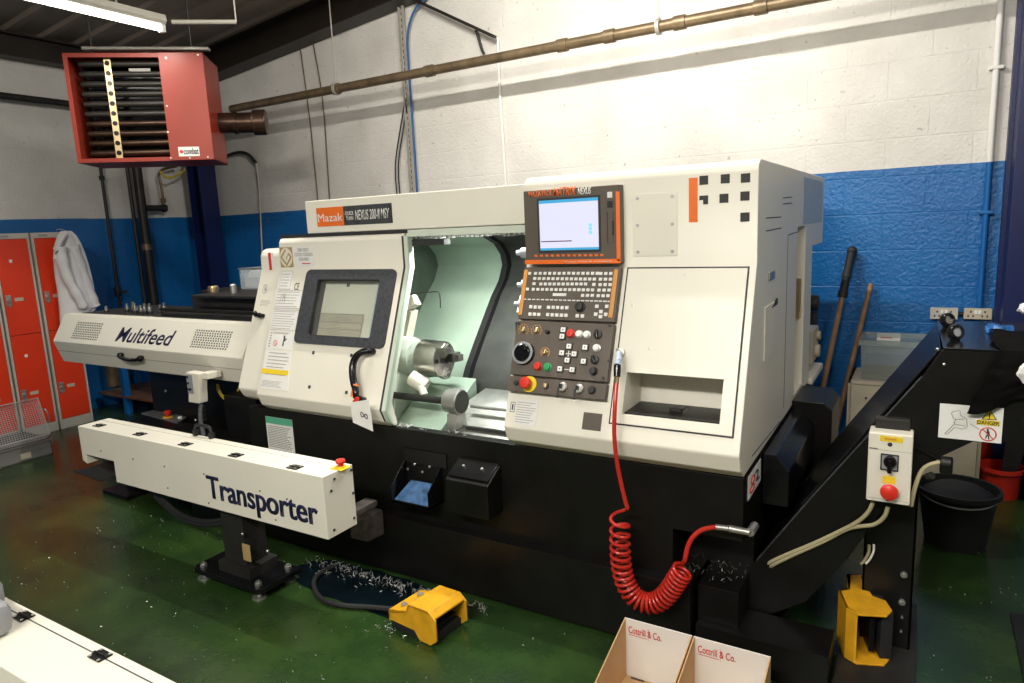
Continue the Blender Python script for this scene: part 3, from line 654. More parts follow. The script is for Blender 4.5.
# back-right fittings
a = at(812, 345, 'X', -.52); obj('cable_gland', MB().box(-.56, -.50, a.y-.12, a.y+.12, a.z-.09, a.z+.1, .01).cyl((-.5, a.y, a.z-.03), (-.478, a.y, a.z-.03), .035).cyl((-.5, a.y+.05, a.z+.05), (-.482, a.y+.05, a.z+.05), .026), M['board'], LA, label='pale connector block at the back of the cabinet')
a = at(814, 303, 'X', -.5); obj('cable_gland', MB().cyl((-.56, a.y, a.z), (-.475, a.y, a.z), .045, bev=.01).box(-.52, -.48, a.y-.02, a.y+.03, a.z-.12, a.z-.05, .008), M['rubber'], LA, label='black connector at the back of the cabinet')
obj('rear_ledge', MB().box(-.56, -.47, 3.86, 4.3, .695, .73, .005), M['cream2'], LA)
# black covers running along the right end
gd = MB().prism([(-.487, .70), (-.44, .70), (-.39, .64), (-.39, .50), (-.487, .50)], 'Y', 2.62, 3.5, .004)
obj('end_cover', gd, M['blackgl'], LA)
obj('end_cover', MB().prism([(-.487, .745), (-.35, .745), (-.315, .71), (-.315, .02), (-.487, .02)], 'Y', 3.3, 3.62, .006), M['black'], LA)
sn = MB().box(-.64, -.6, 2.5, 2.6, 1.793, 1.8); 
obj('roof_stud', MB().cyl((-.55, 3.2, 1.79), (-.55, 3.2, 1.81), .012), M['satin'], LA)
# stickers and notes under the operator panel
d = avg(FS, (516, 399), (538, 401.5), (536, 427), (514, 424))
n_ = obj('note', MB().box(*d, 0, .002, 0, FS), M['paper'], LA, label='white handwritten note under the operator panel')
rw = MB(); rows(rw, FS, d[0]+.006, d[1]-.006, d[2]+.006, d[3]-.006, 9, .0021, .25); obj('handwriting', rw, M['inkgrey'], n_)
d = avg(FS, (511, 402), (515, 402), (515, 412), (510, 412))
obj('small_label', MB().box(*d, 0, .001, 0, FS).frame(*d, .002, .001, .0016, FS, 1).box((d[0]+d[1])/2-.003, (d[0]+d[1])/2+.003, d[2]+.008, d[3]-.008, .001, .0016, 0, FS, 1), [M['paper'], M['ink']], LA)
d = avg(FS, (584, 412), (602, 414), (601, 431.5), (582, 429))
obj('dark_plate', MB().box(*d, 0, .003, .001, FS), M['brown'], LA)

# --- screen unit on the upper face
HS = .05
d = avg(FU, (523, 191), (616.5, 185), (622, 262), (526, 265.5), HS); su0, su1, sv0, sv1 = d
scr = obj('screen_unit', MB().box(su0, su1, sv0, sv1, 0, HS, .004, FU), M['brown'], LA)
FD = Fr(FU.pt(0, 0, HS), (1, 0, 0), (0, 0, 1))
uvd = lambda x, y: FD.uv(490+x/6.38, 171+y/6.38)
def rd(tl, tr, brr, bl): return avg(FD, *[(490+x/6.38, 171+y/6.38) for x, y in (tl, tr, brr, bl)])
d = rd((225, 572), (835, 556), (835, 592), (225, 592)); obj('trim_strip', MB().box(d[0], d[1], d[2], d[3], 0, .004, .001, FD), M['orange'], scr); low = d
text('lettering', 'Mazak VOICE ADVISER', FD, (uvd(480, 575)[0], uvd(785, 575)[0], low[2]+.006, low[3]-.006), M['cardwhite'], scr, .0042, bold=.008)
d = rd((806, 130), (830, 130), (832, 575), (808, 575)); obj('trim_strip', MB().box(*d, 0, .004, .001, FD), M['orange'], scr)
a, b = uvd(247, 150), uvd(400, 142)
text('lettering', 'MAZATROL', FD, (a[0], b[0], a[1]-.011, a[1]+.011), M['orange'], scr, .001, bold=.01)
a, b = uvd(403, 135), uvd(550, 130)
d = (a[0], b[0], a[1]-.016, a[1]+.017); text('lettering', 'MATRIX', FD, d, M['orange'], scr, .001, bold=.018, shear=.25)
a, b = uvd(560, 128), uvd(645, 122); text('lettering', 'NEXUS', FD, (a[0], b[0], a[1]-.014, a[1]+.012), M['cardwhite'], scr, .001, bold=.02, shear=.25)
d = rd((313, 188), (690, 170), (697, 500), (322, 507)); sd = d
obj('screen_surround', MB().frame(d[0]-.008, d[1]+.008, d[2]-.008, d[3]+.008, .008, 0, .003, FD), M['ink'], scr)
disp = obj('display', MB().box(*d, 0, .0015, 0, FD), M['screen'], scr)
W_, H_ = d[1]-d[0], d[3]-d[2]
obj('title_bar', MB().box(d[0], d[1], d[3]-.012, d[3], .0015, .002, 0, FD), M['scrblue'], scr)
obj('task_bar', MB().box(d[0], d[1], d[2], d[2]+.009, .0015, .002, 0, FD), M['scrblue'], scr)
obj('message_line', MB().box(d[0]+.004, d[0]+W_*.55, d[2]+.033, d[2]+.037, .0015, .002, 0, FD), M['scrdark'], scr)
ic = MB()
for k in range(3): ic.box(d[0]+W_*.84, d[0]+W_*.89, d[2]+.06+k*.014, d[2]+.071+k*.014, .0015, .002, 0, FD)
obj('screen_icons', ic, M['scrcyan'], scr)
for k in range(13):
    a = uvd(294+k*35, 541-k*.4); obj('soft_key', MB().box(a[0]-.0065, a[0]+.0065, a[1]-.004, a[1]+.004, 0, .002, 0, FD), M['orange'], scr)
a = uvd(765, 152); obj('side_button', MB().box(a[0]-.01, a[0]+.01, a[1]-.011, a[1]+.011, 0, .003, .001, FD), M['cardwhite'], scr)
a = uvd(766, 212); obj('side_button', MB().box(a[0]-.011, a[0]+.011, a[1]-.012, a[1]+.012, 0, .003, .001, FD), M['dark'], scr)
d = rd((752, 265), (785, 265), (788, 460), (755, 460)); obj('card_slot_cover', MB().box(*d, 0, .004, .002, FD), M['brown'], scr)
obj('slot_gap', MB().box(d[0]-.004, d[0]-.001, d[2], d[3]+.004, 0, .001, 0, FD).box(d[1]-.003, d[1]+.002, d[2]+.03, d[3]-.03, 0, .006, 0, FD), M['ink'], scr)

# --- keyboard panel, operator panel and stop panel on the sloping face
HP = .03
FK = Fr(FS.pt(0, 0, HP), FS.u, FS.v)
pu0, pu1 = FK.uv(526, 268)[0], FK.uv(621, 265)[0]
pl_ = lambda pa, pb_: (FK.uv(*pa)[1]+FK.uv(*pb_)[1])/2
v_a, v_b = pl_((525, 268), (620, 265.5)), pl_((518, 318.5), (614, 322.3))
v_c, v_d = pl_((517.5, 320), (614, 324)), pl_((513, 373.5), (607.5, 383))
v_e, v_f = pl_((512.5, 375), (607, 385)), pl_((509, 391), (605, 400))
uL, uR = -1.402, (FK.uv(621, 265)[0]+FK.uv(607, 383)[0])/2
kb = obj('keyboard_panel', MB().box(uL, uR, v_b, v_a, -HP, 0, .003, FK), M['brown'], LA)
op = obj('operator_panel', MB().box(uL, uR, v_d, v_c, -HP, 0, .003, FK), M['brown'], LA)
es = obj('stop_panel', MB().box(uL-.002, uR, v_f, v_e, -HP, 0, .003, FK), M['brown'], LA)
k1 = lambda x, y: FK.uv(490+x/6.38, 260+y/6.38)
k2 = lambda x, y: FK.uv(490+x/6.38, 340+y/6.38)
for (a, b) in (((uL+.001), (uL+.019)), ((uR-.026), (uR-.008))):
    obj('side_strip', MB().box(a, b, v_b+.015, v_a-.012, -.002, .005, .003, FK), M['brass'], kb)
def key(x, y, w_=.0068, h_=.006, m='paper'):
    a = k1(x, y); obj('key', MB().box(a[0]-w_, a[0]+w_, a[1]-h_, a[1]+h_, 0, .004, .0012, FK), M[m], kb)
keys = [(255, 86)]+[(292+k*30.3, 86) for k in range(14)]+[(708+32*k, 87) for k in range(3)]
keys += [(287+k*29.2, 119+k*.3) for k in range(14)]+[(706+32*k, 123) for k in range(3)]
keys += [(283, 152)]+[(326+k*28.5, 154) for k in range(11)]+[(664, 157)]+[(704+32*k, 158) for k in range(3)]
keys += [(240, 187)]+[(278+k*29, 188+k*.3) for k in range(14)]+[(697+32*k, 193) for k in range(3)]
keys += [(592+31*k, 227) for k in range(3)]+[(692+31*k, 229) for k in range(3)]
for x, y in keys: key(x, y)
key(445, 222, .03, .006)
fk = MB()
for k in range(20):
    a = k1(222+k*28.4, 250+k*.75); fk.box(a[0]-.007, a[0]+.007, a[1]-.0022, a[1]+.0022, 0, .0012, 0, FK)
obj('legend_ticks', fk, M['paper'], kb, kind='stuff')
lowk = [(262, 299), (290, 301), (318, 302), (375, 303), (405, 303), (433, 304), (462, 305), (492, 305), (257, 346), (285, 347), (313, 348), (370, 349), (399, 351), (428, 352), (457, 353), (486, 354), (558, 357), (591, 358), (683, 296), (747, 297), (676, 347), (709, 330), (706, 362), (740, 348)]
for x, y in lowk: key(x, y, .0073, .0068)
a = k1(578, 302); obj('override_knob', MB().lathe([(.021, 0), (.021, .006), (.016, .008), (.015, .022), (.0, .024)], FK.pt(*a), FK.w), M['dark'], kb)
def knob(par, p, r, m='dark', h=.02, nm='knob', lab=None):
    return obj(nm, MB().lathe([(r, 0), (r, h*.3), (r*.82, h*.4), (r*.78, h), (0, h*1.05)], FK.pt(*p), FK.w), M[m], par, label=lab)
def dial(par, p, r):
    tk = MB()
    for k in range(11):
        an = PI*(1.2-1.4*k/10); c = FK.pt(p[0]+math.cos(an)*r*1.7, p[1]+math.sin(an)*r*1.7)
        tk.cyl(c, c+FK.w*.001, .0028, n=6)
    d_ = knob(par, p, r, 'brassm', .016, 'dial'); obj('dial_scale', tk, M['brass'], par, flat=True)
    obj('pointer', MB().box(p[0]-.002, p[0]+.002, p[1], p[1]+r*.8, .016, .0185, 0, FK), M['dark'], par)
for q in ((214, 446), (297, 450)): dial(op, k1(*q), .013)
dial(op, k1(352, 590), .011)
a = k1(371, 460); knob(op, a, .009, 'dark', .018, 'toggle')
a = k1(220, 596); hwk = obj('handwheel', MB().lathe([(.047, 0), (.047, .012), (.043, .016), (.034, .016), (.034, .026), (.03, .03), (0, .03)], FK.pt(*a), FK.w, n=32), M['blackgl'], op)
obj('handwheel_rim', MB().lathe([(.0455, .0165), (.0455, .019), (.037, .019), (.037, .0165)], FK.pt(*a), FK.w, n=32), M['grey'], op)
obj('handwheel_grip', MB().cyl(FK.pt(a[0]+.018, a[1]+.012, .03), FK.pt(a[0]+.018, a[1]+.012, .05), .007), M['blackgl'], op)
def push(par, p, r, m, ring='dark', nm='push_button', h=.012, lab=None):
    obj('button_ring', MB().lathe([(r*1.25, 0), (r*1.25, .005), (r*1.02, .006)], FK.pt(*p), FK.w), M[ring], par)
    return obj(nm, MB().lathe([(r, .004), (r, h), (r*.85, h*1.2), (0, h*1.25)], FK.pt(*p), FK.w), M[m], par, label=lab)
push(op, k1(518, 470), .015, 'red', 'redbox', lab='red push button'); push(op, k1(571, 474), .0125, 'paper', 'satin'); push(op, k1(620, 477), .0125, 'paper', 'satin')
push(op, k1(682, 562), .0125, 'paper', 'satin')
def sq(p, par=op):
    obj('square_button', MB().box(p[0]-.014, p[0]+.014, p[1]-.0135, p[1]+.0135, 0, .005, .001, FK), M['ink'], par)
    obj('button_cap', MB().box(p[0]-.010, p[0]+.010, p[1]-.0095, p[1]+.0095, .005, .009, .001, FK).box(p[0]-.002, p[0]+.002, p[1]-.003, p[1]+.003, .009, .0094, 0, FK, 1), [M['paper'], M['ink']], par)
for q in ((471, 447), (464, 489), (508, 552), (462, 594), (541, 601), (496, 641), (610, 559), (600, 648)): sq(k1(*q))
for q in ((450, 185), (528, 191)): sq(k2(*q))
a = k1(501, 598); obj('cross_mark', MB().box(a[0]-.012, a[0]+.012, a[1]-.002, a[1]+.002, 0, .001, 0, FK).box(a[0]-.002, a[0]+.002, a[1]-.012, a[1]+.012, 0, .001, 0, FK), M['paper'], op)
a = k2(489, 188); obj('dash_mark', MB().box(a[0]-.01, a[0]+.01, a[1]-.0015, a[1]+.0015, 0, .001, 0, FK), M['paper'], op)
def rotsw(p, par, an=0):
    obj('rotary_switch', MB().lathe([(.017, 0), (.017, .008), (.014, .01), (0, .01)], FK.pt(*p), FK.w), M['dark'], par)
    obj('switch_lever', MB().box(-.004, .004, -.016, .016, .01, .022, .002, FK.M @ Matrix.Translation((p[0], p[1], 0)) @ Matrix.Rotation(an, 4, 'Z')), M['blackgl'], par)
rotsw(k1(690, 476), op, .2); rotsw(k1(670, 637), op, .5); a = k2(663, 200); knob(op, a, .016, 'dark')
push(op, k2(308, 168), .015, 'red', 'redbox', lab='red push button'); push(op, k2(369, 174), .014, 'green', 'green', lab='green push button')
sc = MB()
for q in ((765, 420), (760, 645), (185, 405)): a = k1(*q); sc.cyl(FK.pt(*a), FK.pt(*a, .004), .006, n=8)
a = k2(723, 243); sc.cyl(FK.pt(*a), FK.pt(*a, .004), .006, n=8)
obj('panel_screws', sc, M['ink'], op)
a = k2(170, 273); knob(es, a, .011, 'dark', .01, 'lamp_socket')
a = k2(252, 282); obj('stop_collar', MB().lathe([(.032, 0), (.032, .003), (.031, .004), (0, .004)], FK.pt(*a), FK.w, n=32), M['yelbr'], es)
obj('emergency_stop', MB().lathe([(.013, .004), (.013, .02), (.0225, .022), (.024, .032), (.02, .038), (0, .04)], FK.pt(*k2(247, 279)), FK.w, n=28), M['red'], es, label='red mushroom stop button')
a = k2(358, 292); push(es, a, .010, 'brassm', 'dark', 'pilot_lamp')
for q in ((468, 300), (573, 312)):
    a = k2(*q); obj('key_switch', MB().lathe([(.018, 0), (.018, .008), (.014, .012), (0, .012)], FK.pt(*a), FK.w), M['satin'], es)
    obj('key_bow', MB().box(a[0]-.0015, a[0]+.0015, a[1]-.009, a[1]+.009, .012, .04, .0005, FK).box(a[0]-.005, a[0]+.003, a[1]-.046, a[1]-.006, .036, .039, .001, FK), M['dark'], es)
a = k2(651, 320); knob(es, a, .016, 'dark', .012, 'round_socket')
# silver clips on the panel's left edge
for y in (286, 297, 311, 317):
    a = at(517, y, 'Y', 2.47)
# --- header
FHd = Fr((0, 2.495, 0), (1, 0, 0), (0, 0, 1))
hdr = obj('header', MB().box(-2.70, XM-.004, 2.495, 4.1, 1.607, 1.769, .006), M['cream'], LA)
d = avg(FHd, (316.5, 208.5), (343.5, 206), (344.5, 225), (318, 227))
nb = obj('name_plate', MB().box(*d, 0, .003, .0, FHd), M['orange'], LA, label='orange and dark grey maker plate')
text('lettering', 'Mazak', FHd, (d[0]+.008, d[1]-.008, d[2]+.022, d[3]-.03), M['cardwhite'], nb, .0035, bold=0)
d2 = avg(FHd, (343.5, 206), (391.5, 202.8), (393, 222), (344.5, 225))
d2 = (d[1], d2[1], d[2], d[3])
obj('plate_field', MB().box(*d2, 0, .003, 0, FHd), M['bezel'], nb)
w2 = d2[1]-d2[0]; h2 = d2[3]-d2[2]
text('lettering', 'QUICK\nTURN', FHd, (d2[0]+w2*.04, d2[0]+w2*.22, d2[2]+h2*.25, d2[3]-h2*.28), M['cardwhite'], nb, .0032, bold=.006)
text('lettering', 'NEXUS 200-II MSY', FHd, (d2[0]+w2*.25, d2[0]+w2*.95, d2[2]+h2*.24, d2[3]-h2*.24), M['cardwhite'], nb, .0032, bold=.006, shear=.15)
obj('door_rail', MB().box(-2.06, XM-.004, 2.5, 2.58, 1.572, 1.604, .002), M['mintlt'], LA)
obj('rail_gap', MB().box(-2.9, -2.05, 2.497, 2.6, 1.59, 1.606), M['ink'], LA)
tz = MB()
for i in range(26): tz.box(-2.06+i*.025, -2.05+i*.025, 2.502, 2.56, 1.562+random.uniform(-.003, .003), 1.575, .001)
obj('worn_seal', tz, M['satin'], LA, kind='stuff')
obj('upper_track', MB().box(-2.055, -1.86, 2.52, 2.57, 1.53, 1.558, .002), M['ink'], LA)
# --- sliding door (opened to the left)
DX0, DX1 = -2.905, -2.068
doorp = [(2.315, .712), (2.268, .745), (2.2425, .8065), (2.48, 1.435), (2.48, 1.565), (2.492, 1.585), (2.51, 1.593), (2.56, 1.593), (2.56, 1.43), (2.33, .82), (2.345, .76), (2.36, .712)]
door = obj('sliding_door', MB().prism(doorp, 'X', DX0, DX1, .006), M['cream'], LA)
wq = avg(FS, (318.4, 279.8), (380, 279.8), (372, 338), (308.5, 336))
bz4 = avg(FS, (309.5, 270), (397, 269.5), (385.5, 348.5), (293, 343.5))
cut(door, MB().box(*wq, -.2, .2, 0, FS))
def rrect(u0, u1, v0, v1, r, n=6, inv=False):
    P = []
    for cx_, cy_, a0 in ((u1-r, v1-r, 0), (u0+r, v1-r, PI/2), (u0+r, v0+r, PI), (u1-r, v0+r, 1.5*PI)):
        P += [(cx_+r*math.cos(a0+PI/2*k/n), cy_+r*math.sin(a0+PI/2*k/n)) for k in range(n+1)]
    return P
def ringplate(o4, ro, i4, ri, h0, h1, F):
    t = bmesh.new(); A = rrect(*o4, ro); B = rrect(*i4, ri); n = len(A); L = []
    for P_, h in ((A, h0), (B, h0), (B, h1), (A, h1)): L.append([t.verts.new((p[0], p[1], h)) for p in P_])
    for a, b in ((0, 1), (1, 2), (2, 3), (3, 0)):
        for k in range(n): t.faces.new((L[a][k], L[a][(k+1) % n], L[b][(k+1) % n], L[b][k]))
    mb = MB(); mb._add(t, 0, F); return mb
wf = obj('window_frame', ringplate(bz4, .03, wq, .014, -.002, .009, FS), M['bezel'], door)
obj('window_pane', MB().box(wq[0]-.01, wq[1]+.01, wq[2]-.01, wq[3]+.01, -.022, -.016, 0, FS), M['pane'], door)
obj('window_lining', MB().frame(wq[0]-.002, wq[1]+.002, wq[2]-.002, wq[3]+.002, .006, -.05, -.002, FS), M['dark'], door)
obj('window_backing', MB().box(wq[0]-.02, wq[1]+.02, wq[2]-.02, wq[3]+.02, -.056, -.05, 0, FS), M['cream2'], door)
W_ = wq[1]-wq[0]; H_ = wq[3]-wq[2]
dq = (wq[0]+W_*.02, wq[0]+W_*.73, wq[2]+.005, wq[2]+H_*.44)
mb = MB().box(*dq, -.05, -.046, 0, FS)
mb.frame(dq[0]+.003, dq[1]-.003, dq[2]+.003, dq[3]-.003, .003, -.046, -.045, FS, 1)
for k in (.33, .62): mb.box(dq[0], dq[1], dq[2]+(dq[3]-dq[2])*k, dq[2]+(dq[3]-dq[2])*k+.0025, -.046, -.045, 0, FS, 1)
rows(mb, FS, dq[0]+.01, dq[1]-.02, dq[2]+.01, dq[3]-.01, 14, -.046, .22, 1, .6)
obj('lookup_sheet', mb, [M['board'], M['inkgrey']], door)
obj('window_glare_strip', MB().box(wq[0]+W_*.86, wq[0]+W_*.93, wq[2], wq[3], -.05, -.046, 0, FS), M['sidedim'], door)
# bright edge of the door towards the opening, with glass beyond
def strip(x0, x1, off0, off1, mat, nm):
    pts = [(2.315, .716), (2.268, .748), (2.2425, .8065), (2.48, 1.435), (2.48, 1.578)]
    A = [(y-off1, z+off1*.35*(k > 1)+off1*.6*(k < 2)) for k, (y, z) in enumerate(pts)]; B = [(y-off0, z+off0*.35*(k > 1)+off0*.6*(k < 2)) for k, (y, z) in enumerate(pts)][::-1]
    return obj(nm, MB().prism(A+B, 'X', x0, x1), M[mat], door)
strip(DX1-.004, DX1+.004, -.03, .0, 'ink', 'edge_seal'); strip(DX1+.004, DX1+.024, -.04, -.004, 'mintlt', 'edge_strip')
strip(DX1+.024, DX1+.028, -.02, -.006, 'mint', 'edge_seal')
# door screws and furniture
for q in ((313.5, 352.7), (351.5, 355.5), (309.5, 387), (346.5, 392.5)):
    a = FS.uv(*q); obj('door_plug', MB().box(a[0]-.008, a[0]+.008, a[1]-.008, a[1]+.008, 0, .002, .001, FS), M['bezel'], door)
hp = [FS.uv(*q) for q in ((374, 352), (366, 354), (361, 362), (359.5, 372), (361, 384), (363.5, 392), (363, 398), (364.5, 400))]
mid = hp[2:-1]
hd = MB().tube([FS.pt(*hp[0], 0), FS.pt(*hp[0], .03), FS.pt(*hp[1], .045)]+[FS.pt(*q, .05) for q in mid]+[FS.pt(*hp[-1], .035), FS.pt(*hp[-1], 0)], lambda k: .0135+.0035*math.sin(PI*k), n=12, smooth=2)
hdl = obj('pull_handle', hd, M['blackgl'], door)
a = FS.uv(362.5, 392); obj('orange_label', MB().cyl(FS.pt(a[0], a[1]-.03, .05), FS.pt(a[0]-.004, a[1]+.028, .05), .0155, n=16), M['orange'], hdl)
# award sticker on the door's upper band
d = avg(FU, (279.5, 247.5), (292, 247), (293.5, 267), (281, 267.5))
aw = obj('award_sticker', MB().box(*d, 0, .0016, 0, FU), M['gold'], door)
c_u, c_v, hu_, hv_ = (d[0]+d[1])/2, (d[2]+d[3])/2, (d[1]-d[0])/2, (d[3]-d[2])/2
em = MB().prism([(c_u+hu_*.95*math.cos(k*PI/12), c_v+hv_*.95*math.sin(k*PI/12)) for k in range(24)], 'Z', .0016, .0022, 0, FU)
obj('emblem_disc', em, M['cream2'], aw)
def dia(mb, s0, s1, h0, h1):                   # diamond ring with a hooked inner stroke
    P0 = [(0, s0), (s0, 0), (0, -s0), (-s0, 0)]; P1 = [(0, s1), (s1, 0), (0, -s1), (-s1, 0)]
    for k in range(4):
        if k == 0: continue
        a_, b_, c_, d_ = P0[k], P0[(k+1) % 4], P1[(k+1) % 4], P1[k]
        mb.prism([(c_u+q[0]*hu_, c_v+q[1]*hv_) for q in (a_, b_, c_, d_)], 'Z', h0, h1, 0, FU)
    return mb
gm = dia(MB(), .92, .62, .0022, .0028)
gm.prism([(c_u+x*hu_, c_v+y*hv_) for x, y in ((.92, 0), (.62, 0), (.3, .32), (.45, .47))], 'Z', .0022, .0028, 0, FU)
gm.prism([(c_u+x*hu_, c_v+y*hv_) for x, y in ((.45, .47), (.3, .32), (0, .02), (0, -.25), (.14, -.12), (.2, .1))], 'Z', .0022, .0028, 0, FU)
obj('emblem_g', gm, M['gold'], aw)
d2 = avg(FU, (293, 247), (313.5, 246), (314.5, 265.5), (294.5, 267))
pa = obj('award_text_panel', MB().box(d2[0], d2[1], d2[2], d2[3], 0, .0014, 0, FU), M['paper'], door)
w2, h2 = d2[1]-d2[0], d2[3]-d2[2]
text('lettering', '2004 BEST\nGOOD DESIGN\nAWARD', FU, (d2[0]+w2*.06, d2[1]-w2*.06, d2[2]+h2*.28, d2[3]-h2*.08), M['inkgrey'], pa, .0015)
mb = MB(); rows(mb, FU, d2[0]+w2*.4, d2[1]-w2*.15, d2[2]+h2*.08, d2[2]+h2*.2, 1, .0015); obj('red_print', mb, M['paperred'], pa)
# column of warning labels on the door
def lab(tl, tr, brr, bl, nm, F=FS):
    P4 = [F.pt(*F.uv(*q, 0), .0012) for q in (bl, brr, tr, tl)]
    d_ = avg(F, tl, tr, brr, bl); return obj(nm, MB().quadpts(P4, .0012), M['paper'], door, flat=True), d_
o1, d1 = lab((281, 271), (293, 271), (291.5, 289.5), (277, 289), 'warning_label')
mb = MB().frame(d1[0]+.012, d1[1]-.004, d1[2], d1[3], .0016, .0014, .002, FS); rows(mb, FS, d1[0]+.02, d1[1]-.01, d1[2]+.01, d1[3]-.01, 5, .0014, .2); obj('line_drawing', mb, M['inkgrey'], o1)
a, b = FS.uv(294, 290), FS.uv(300, 283); text('conformity_mark', 'CE', FS, (a[0], b[0], a[1], b[1]), M['ink'], door, .0006)
o2, d2 = lab((276.5, 290), (304, 290), (301, 309), (273.5, 308.5), 'warning_label')
mb = MB(); rows(mb, FS, d2[0]+.016, d2[1]-.016, d2[2]+.004, d2[3]-.004, 6, .0014, .2); mb.frame(d2[0]+.01, d2[1]-.006, d2[2]+.002, d2[3]-.002, .0014, .0014, .002, FS)
for k in range(3): mb.tube([FS.pt(d2[0]+.04+k*.02, d2[2]+.03, .002), FS.pt(d2[0]+.05+k*.012, d2[3]-.02, .002), FS.pt(d2[0]+.075, d2[2]+.06-k*.01, .002)], .0012, n=4)
obj('line_drawing', mb, M['inkgrey'], o2)
o3, d3 = lab((273.5, 309.5), (300.5, 310), (296, 331), (269.5, 330), 'warning_label')
mb = MB(); rows(mb, FS, d3[0]+.016, d3[1]-.016, d3[2]+.004, d3[3]-.004, 8, .0014, .2); mb.frame(d3[0]+.01, d3[1]-.006, d3[2]+.002, d3[3]-.002, .0014, .0014, .002, FS); obj('line_drawing', mb, M['inkgrey'], o3)
o4, d4 = lab((269.5, 331), (295.5, 332), (292, 350), (266, 348.5), 'warning_label')
a = FS.uv(275.5, 343); mb = MB().tube([FS.pt(a[0]+.013*math.cos(k*PI/9), a[1]+.014*math.sin(k*PI/9), .002) for k in range(18)], .0015, n=5, closed=True).tube([FS.pt(a[0]-.009, a[1]+.009, .002), FS.pt(a[0]+.009, a[1]-.009, .002)], .0012, n=5); obj('red_ban_ring', mb, M['paperred'], o4)
a = FS.uv(284, 341); mb = MB().prism([(a[0]-.006, a[1]-.026), (a[0]+.004, a[1]-.026), (a[0]+.002, a[1]-.004), (a[0]+.012, a[1]+.002), (a[0]+.02, a[1]+.014), (a[0]+.014, a[1]+.014), (a[0]+.006, a[1]+.006), (a[0]+.004, a[1]+.028), (a[0]-.006, a[1]+.028), (a[0]-.004, a[1]+.0)], 'Z', .0014, .002, 0, FS); obj('black_figure', mb, M['ink'], o4)
mb = MB(); rows(mb, FS, d4[0]+.014, d4[0]+.028, d4[2]+.006, d4[3]-.004, 6, .0014, .4); rows(mb, FS, d4[0]+.035, d4[1]-.03, d4[3]-.014, d4[3]-.004, 2, .0014, .5); obj('small_print', mb, M['inkgrey'], o4)
o5, d5 = lab((266, 350), (291, 351.5), (288, 391), (261, 388.5), 'warning_label')
mb = MB(); rows(mb, FS, d5[0]+.02, d5[1]-.012, d5[2]+.068, d5[3]-.004, 7, .0014, .22); rows(mb, FS, d5[0]+.01, d5[1]-.02, d5[2]+.01, d5[2]+.045, 5, .0014, .25); obj('small_print', mb, M['inkgrey'], o5)
q = avg(FS, (262, 369), (289, 370), (288, 375), (261, 373.5)); yb = obj('yellow_band', MB().box(*q, .0014, .0026, 0, FS), M['yelbr'], o5)
# --- fixed cover at the far left
LX0, LX1 = -3.085, -2.86
lcp = [(2.345, .74), (2.30, .765), (2.268, .815), (2.497, 1.425), (2.50, 1.50), (2.515, 1.528), (2.545, 1.537), (2.75, 1.537), (2.75, 1.3), (2.6, .74)]
lc = obj('left_cover', MB().prism(lcp, 'X', LX0, LX1, .01), M['cream'], LA)
FL = Fr((0, 2.268, .815), (1, 0, 0), (0, .229, .61)); FLu = Fr((0, 2.497, 0), (1, 0, 0), (0, 0, 1))
q = avg(FLu, (268, 253), (271, 252.5), (272, 270), (270, 270)); obj('red_label', MB().box(*q, 0, .002, 0, FLu).box(q[1], q[1]+.02, q[2], q[3], 0, .0015, 0, FLu, 1), [M['red'], M['paper']], lc)
q = FL.uv(265, 289); obj('ring_drawing', MB().tube([FL.pt(q[0]+.016*math.cos(k*PI/10), q[1]+.024*math.sin(k*PI/10), .001) for k in range(20)], .0014, n=5, closed=True).box(q[0]-.002, q[0]+.006, q[1]-.01, q[1]+.01, 0, .0012, 0, FL), M['inkgrey'], lc)
q = avg(FL, (261, 300), (272, 300), (269, 306), (260, 306)); mb = MB(); rows(mb, FL, *q, 3, 0, .3); obj('small_print', mb, M['inkgrey'], lc)
q = FL.uv(261, 315.5); obj('cover_latch', MB().box(q[0]-.035, q[0]+.035, q[1]-.012, q[1]+.008, 0, .02, .005, FL).sph(FL.pt(q[0]-.02, q[1]+.006, .025), .014).sph(FL.pt(q[0]+.02, q[1]-.004, .025), .014), M['blackgl'], lc)
obj('headstock_casing', MB().box(-3.0, -2.46, 2.62, 4.0, .70, 1.5, .01), M['cream2'], LA)
obj('rear_casing', MB().box(-2.46, XM, 3.5, 4.1, .6, 1.607), M['cream2'], LA)

# --- inside the enclosure
prof = [(2.9, 1.606), (3.03, 1.56), (3.16, 1.51), (3.22, 1.45), (3.235, 1.39), (3.19, 1.31), (3.106, 1.231), (2.931, 1.025), (2.83, .90), (2.76, .78), (2.74, .60)]
back = prof+[(3.49, .60), (3.49, 1.606)]
obj('back_cover', MB().prism(back, 'X', -2.459, -1.98), M['mint'], LA)
prof2 = [(y-.012, z) for y, z in prof]; 
obj('telescopic_cover', MB().prism([(y+.03, z) for y, z in prof]+[(3.49, .60), (3.49, 1.606)], 'X', -1.98, XM+.002), M['greycov'], LA)
lipm = MB()
for a, b in zip(prof[:-1], prof[1:]): lipm.hexa([(-1.99, a[0]-.014, a[1]), (-1.955, a[0]-.014, a[1]), (-1.955, a[0]+.03, a[1]), (-1.99, a[0]+.03, a[1]), (-1.99, b[0]-.014, b[1]), (-1.955, b[0]-.014, b[1]), (-1.955, b[0]+.03, b[1]), (-1.99, b[0]+.03, b[1])])
obj('cover_wiper', lipm, M['rubber'], LA)
sidew = [(2.40, .60), (2.40, .72), (2.36, .8), (2.52, 1.43), (2.54, 1.604), (3.4, 1.604), (3.4, .60)]
obj('side_wall', MB().prism(sidew, 'X', -2.46, -2.44), M['mintshade'], LA)  # wall faces away from the light; its shade is put into a darker mint
obj('cabinet_side', MB().prism(sidew, 'X', XM-.012, XM-.001), M['greycov'], LA)
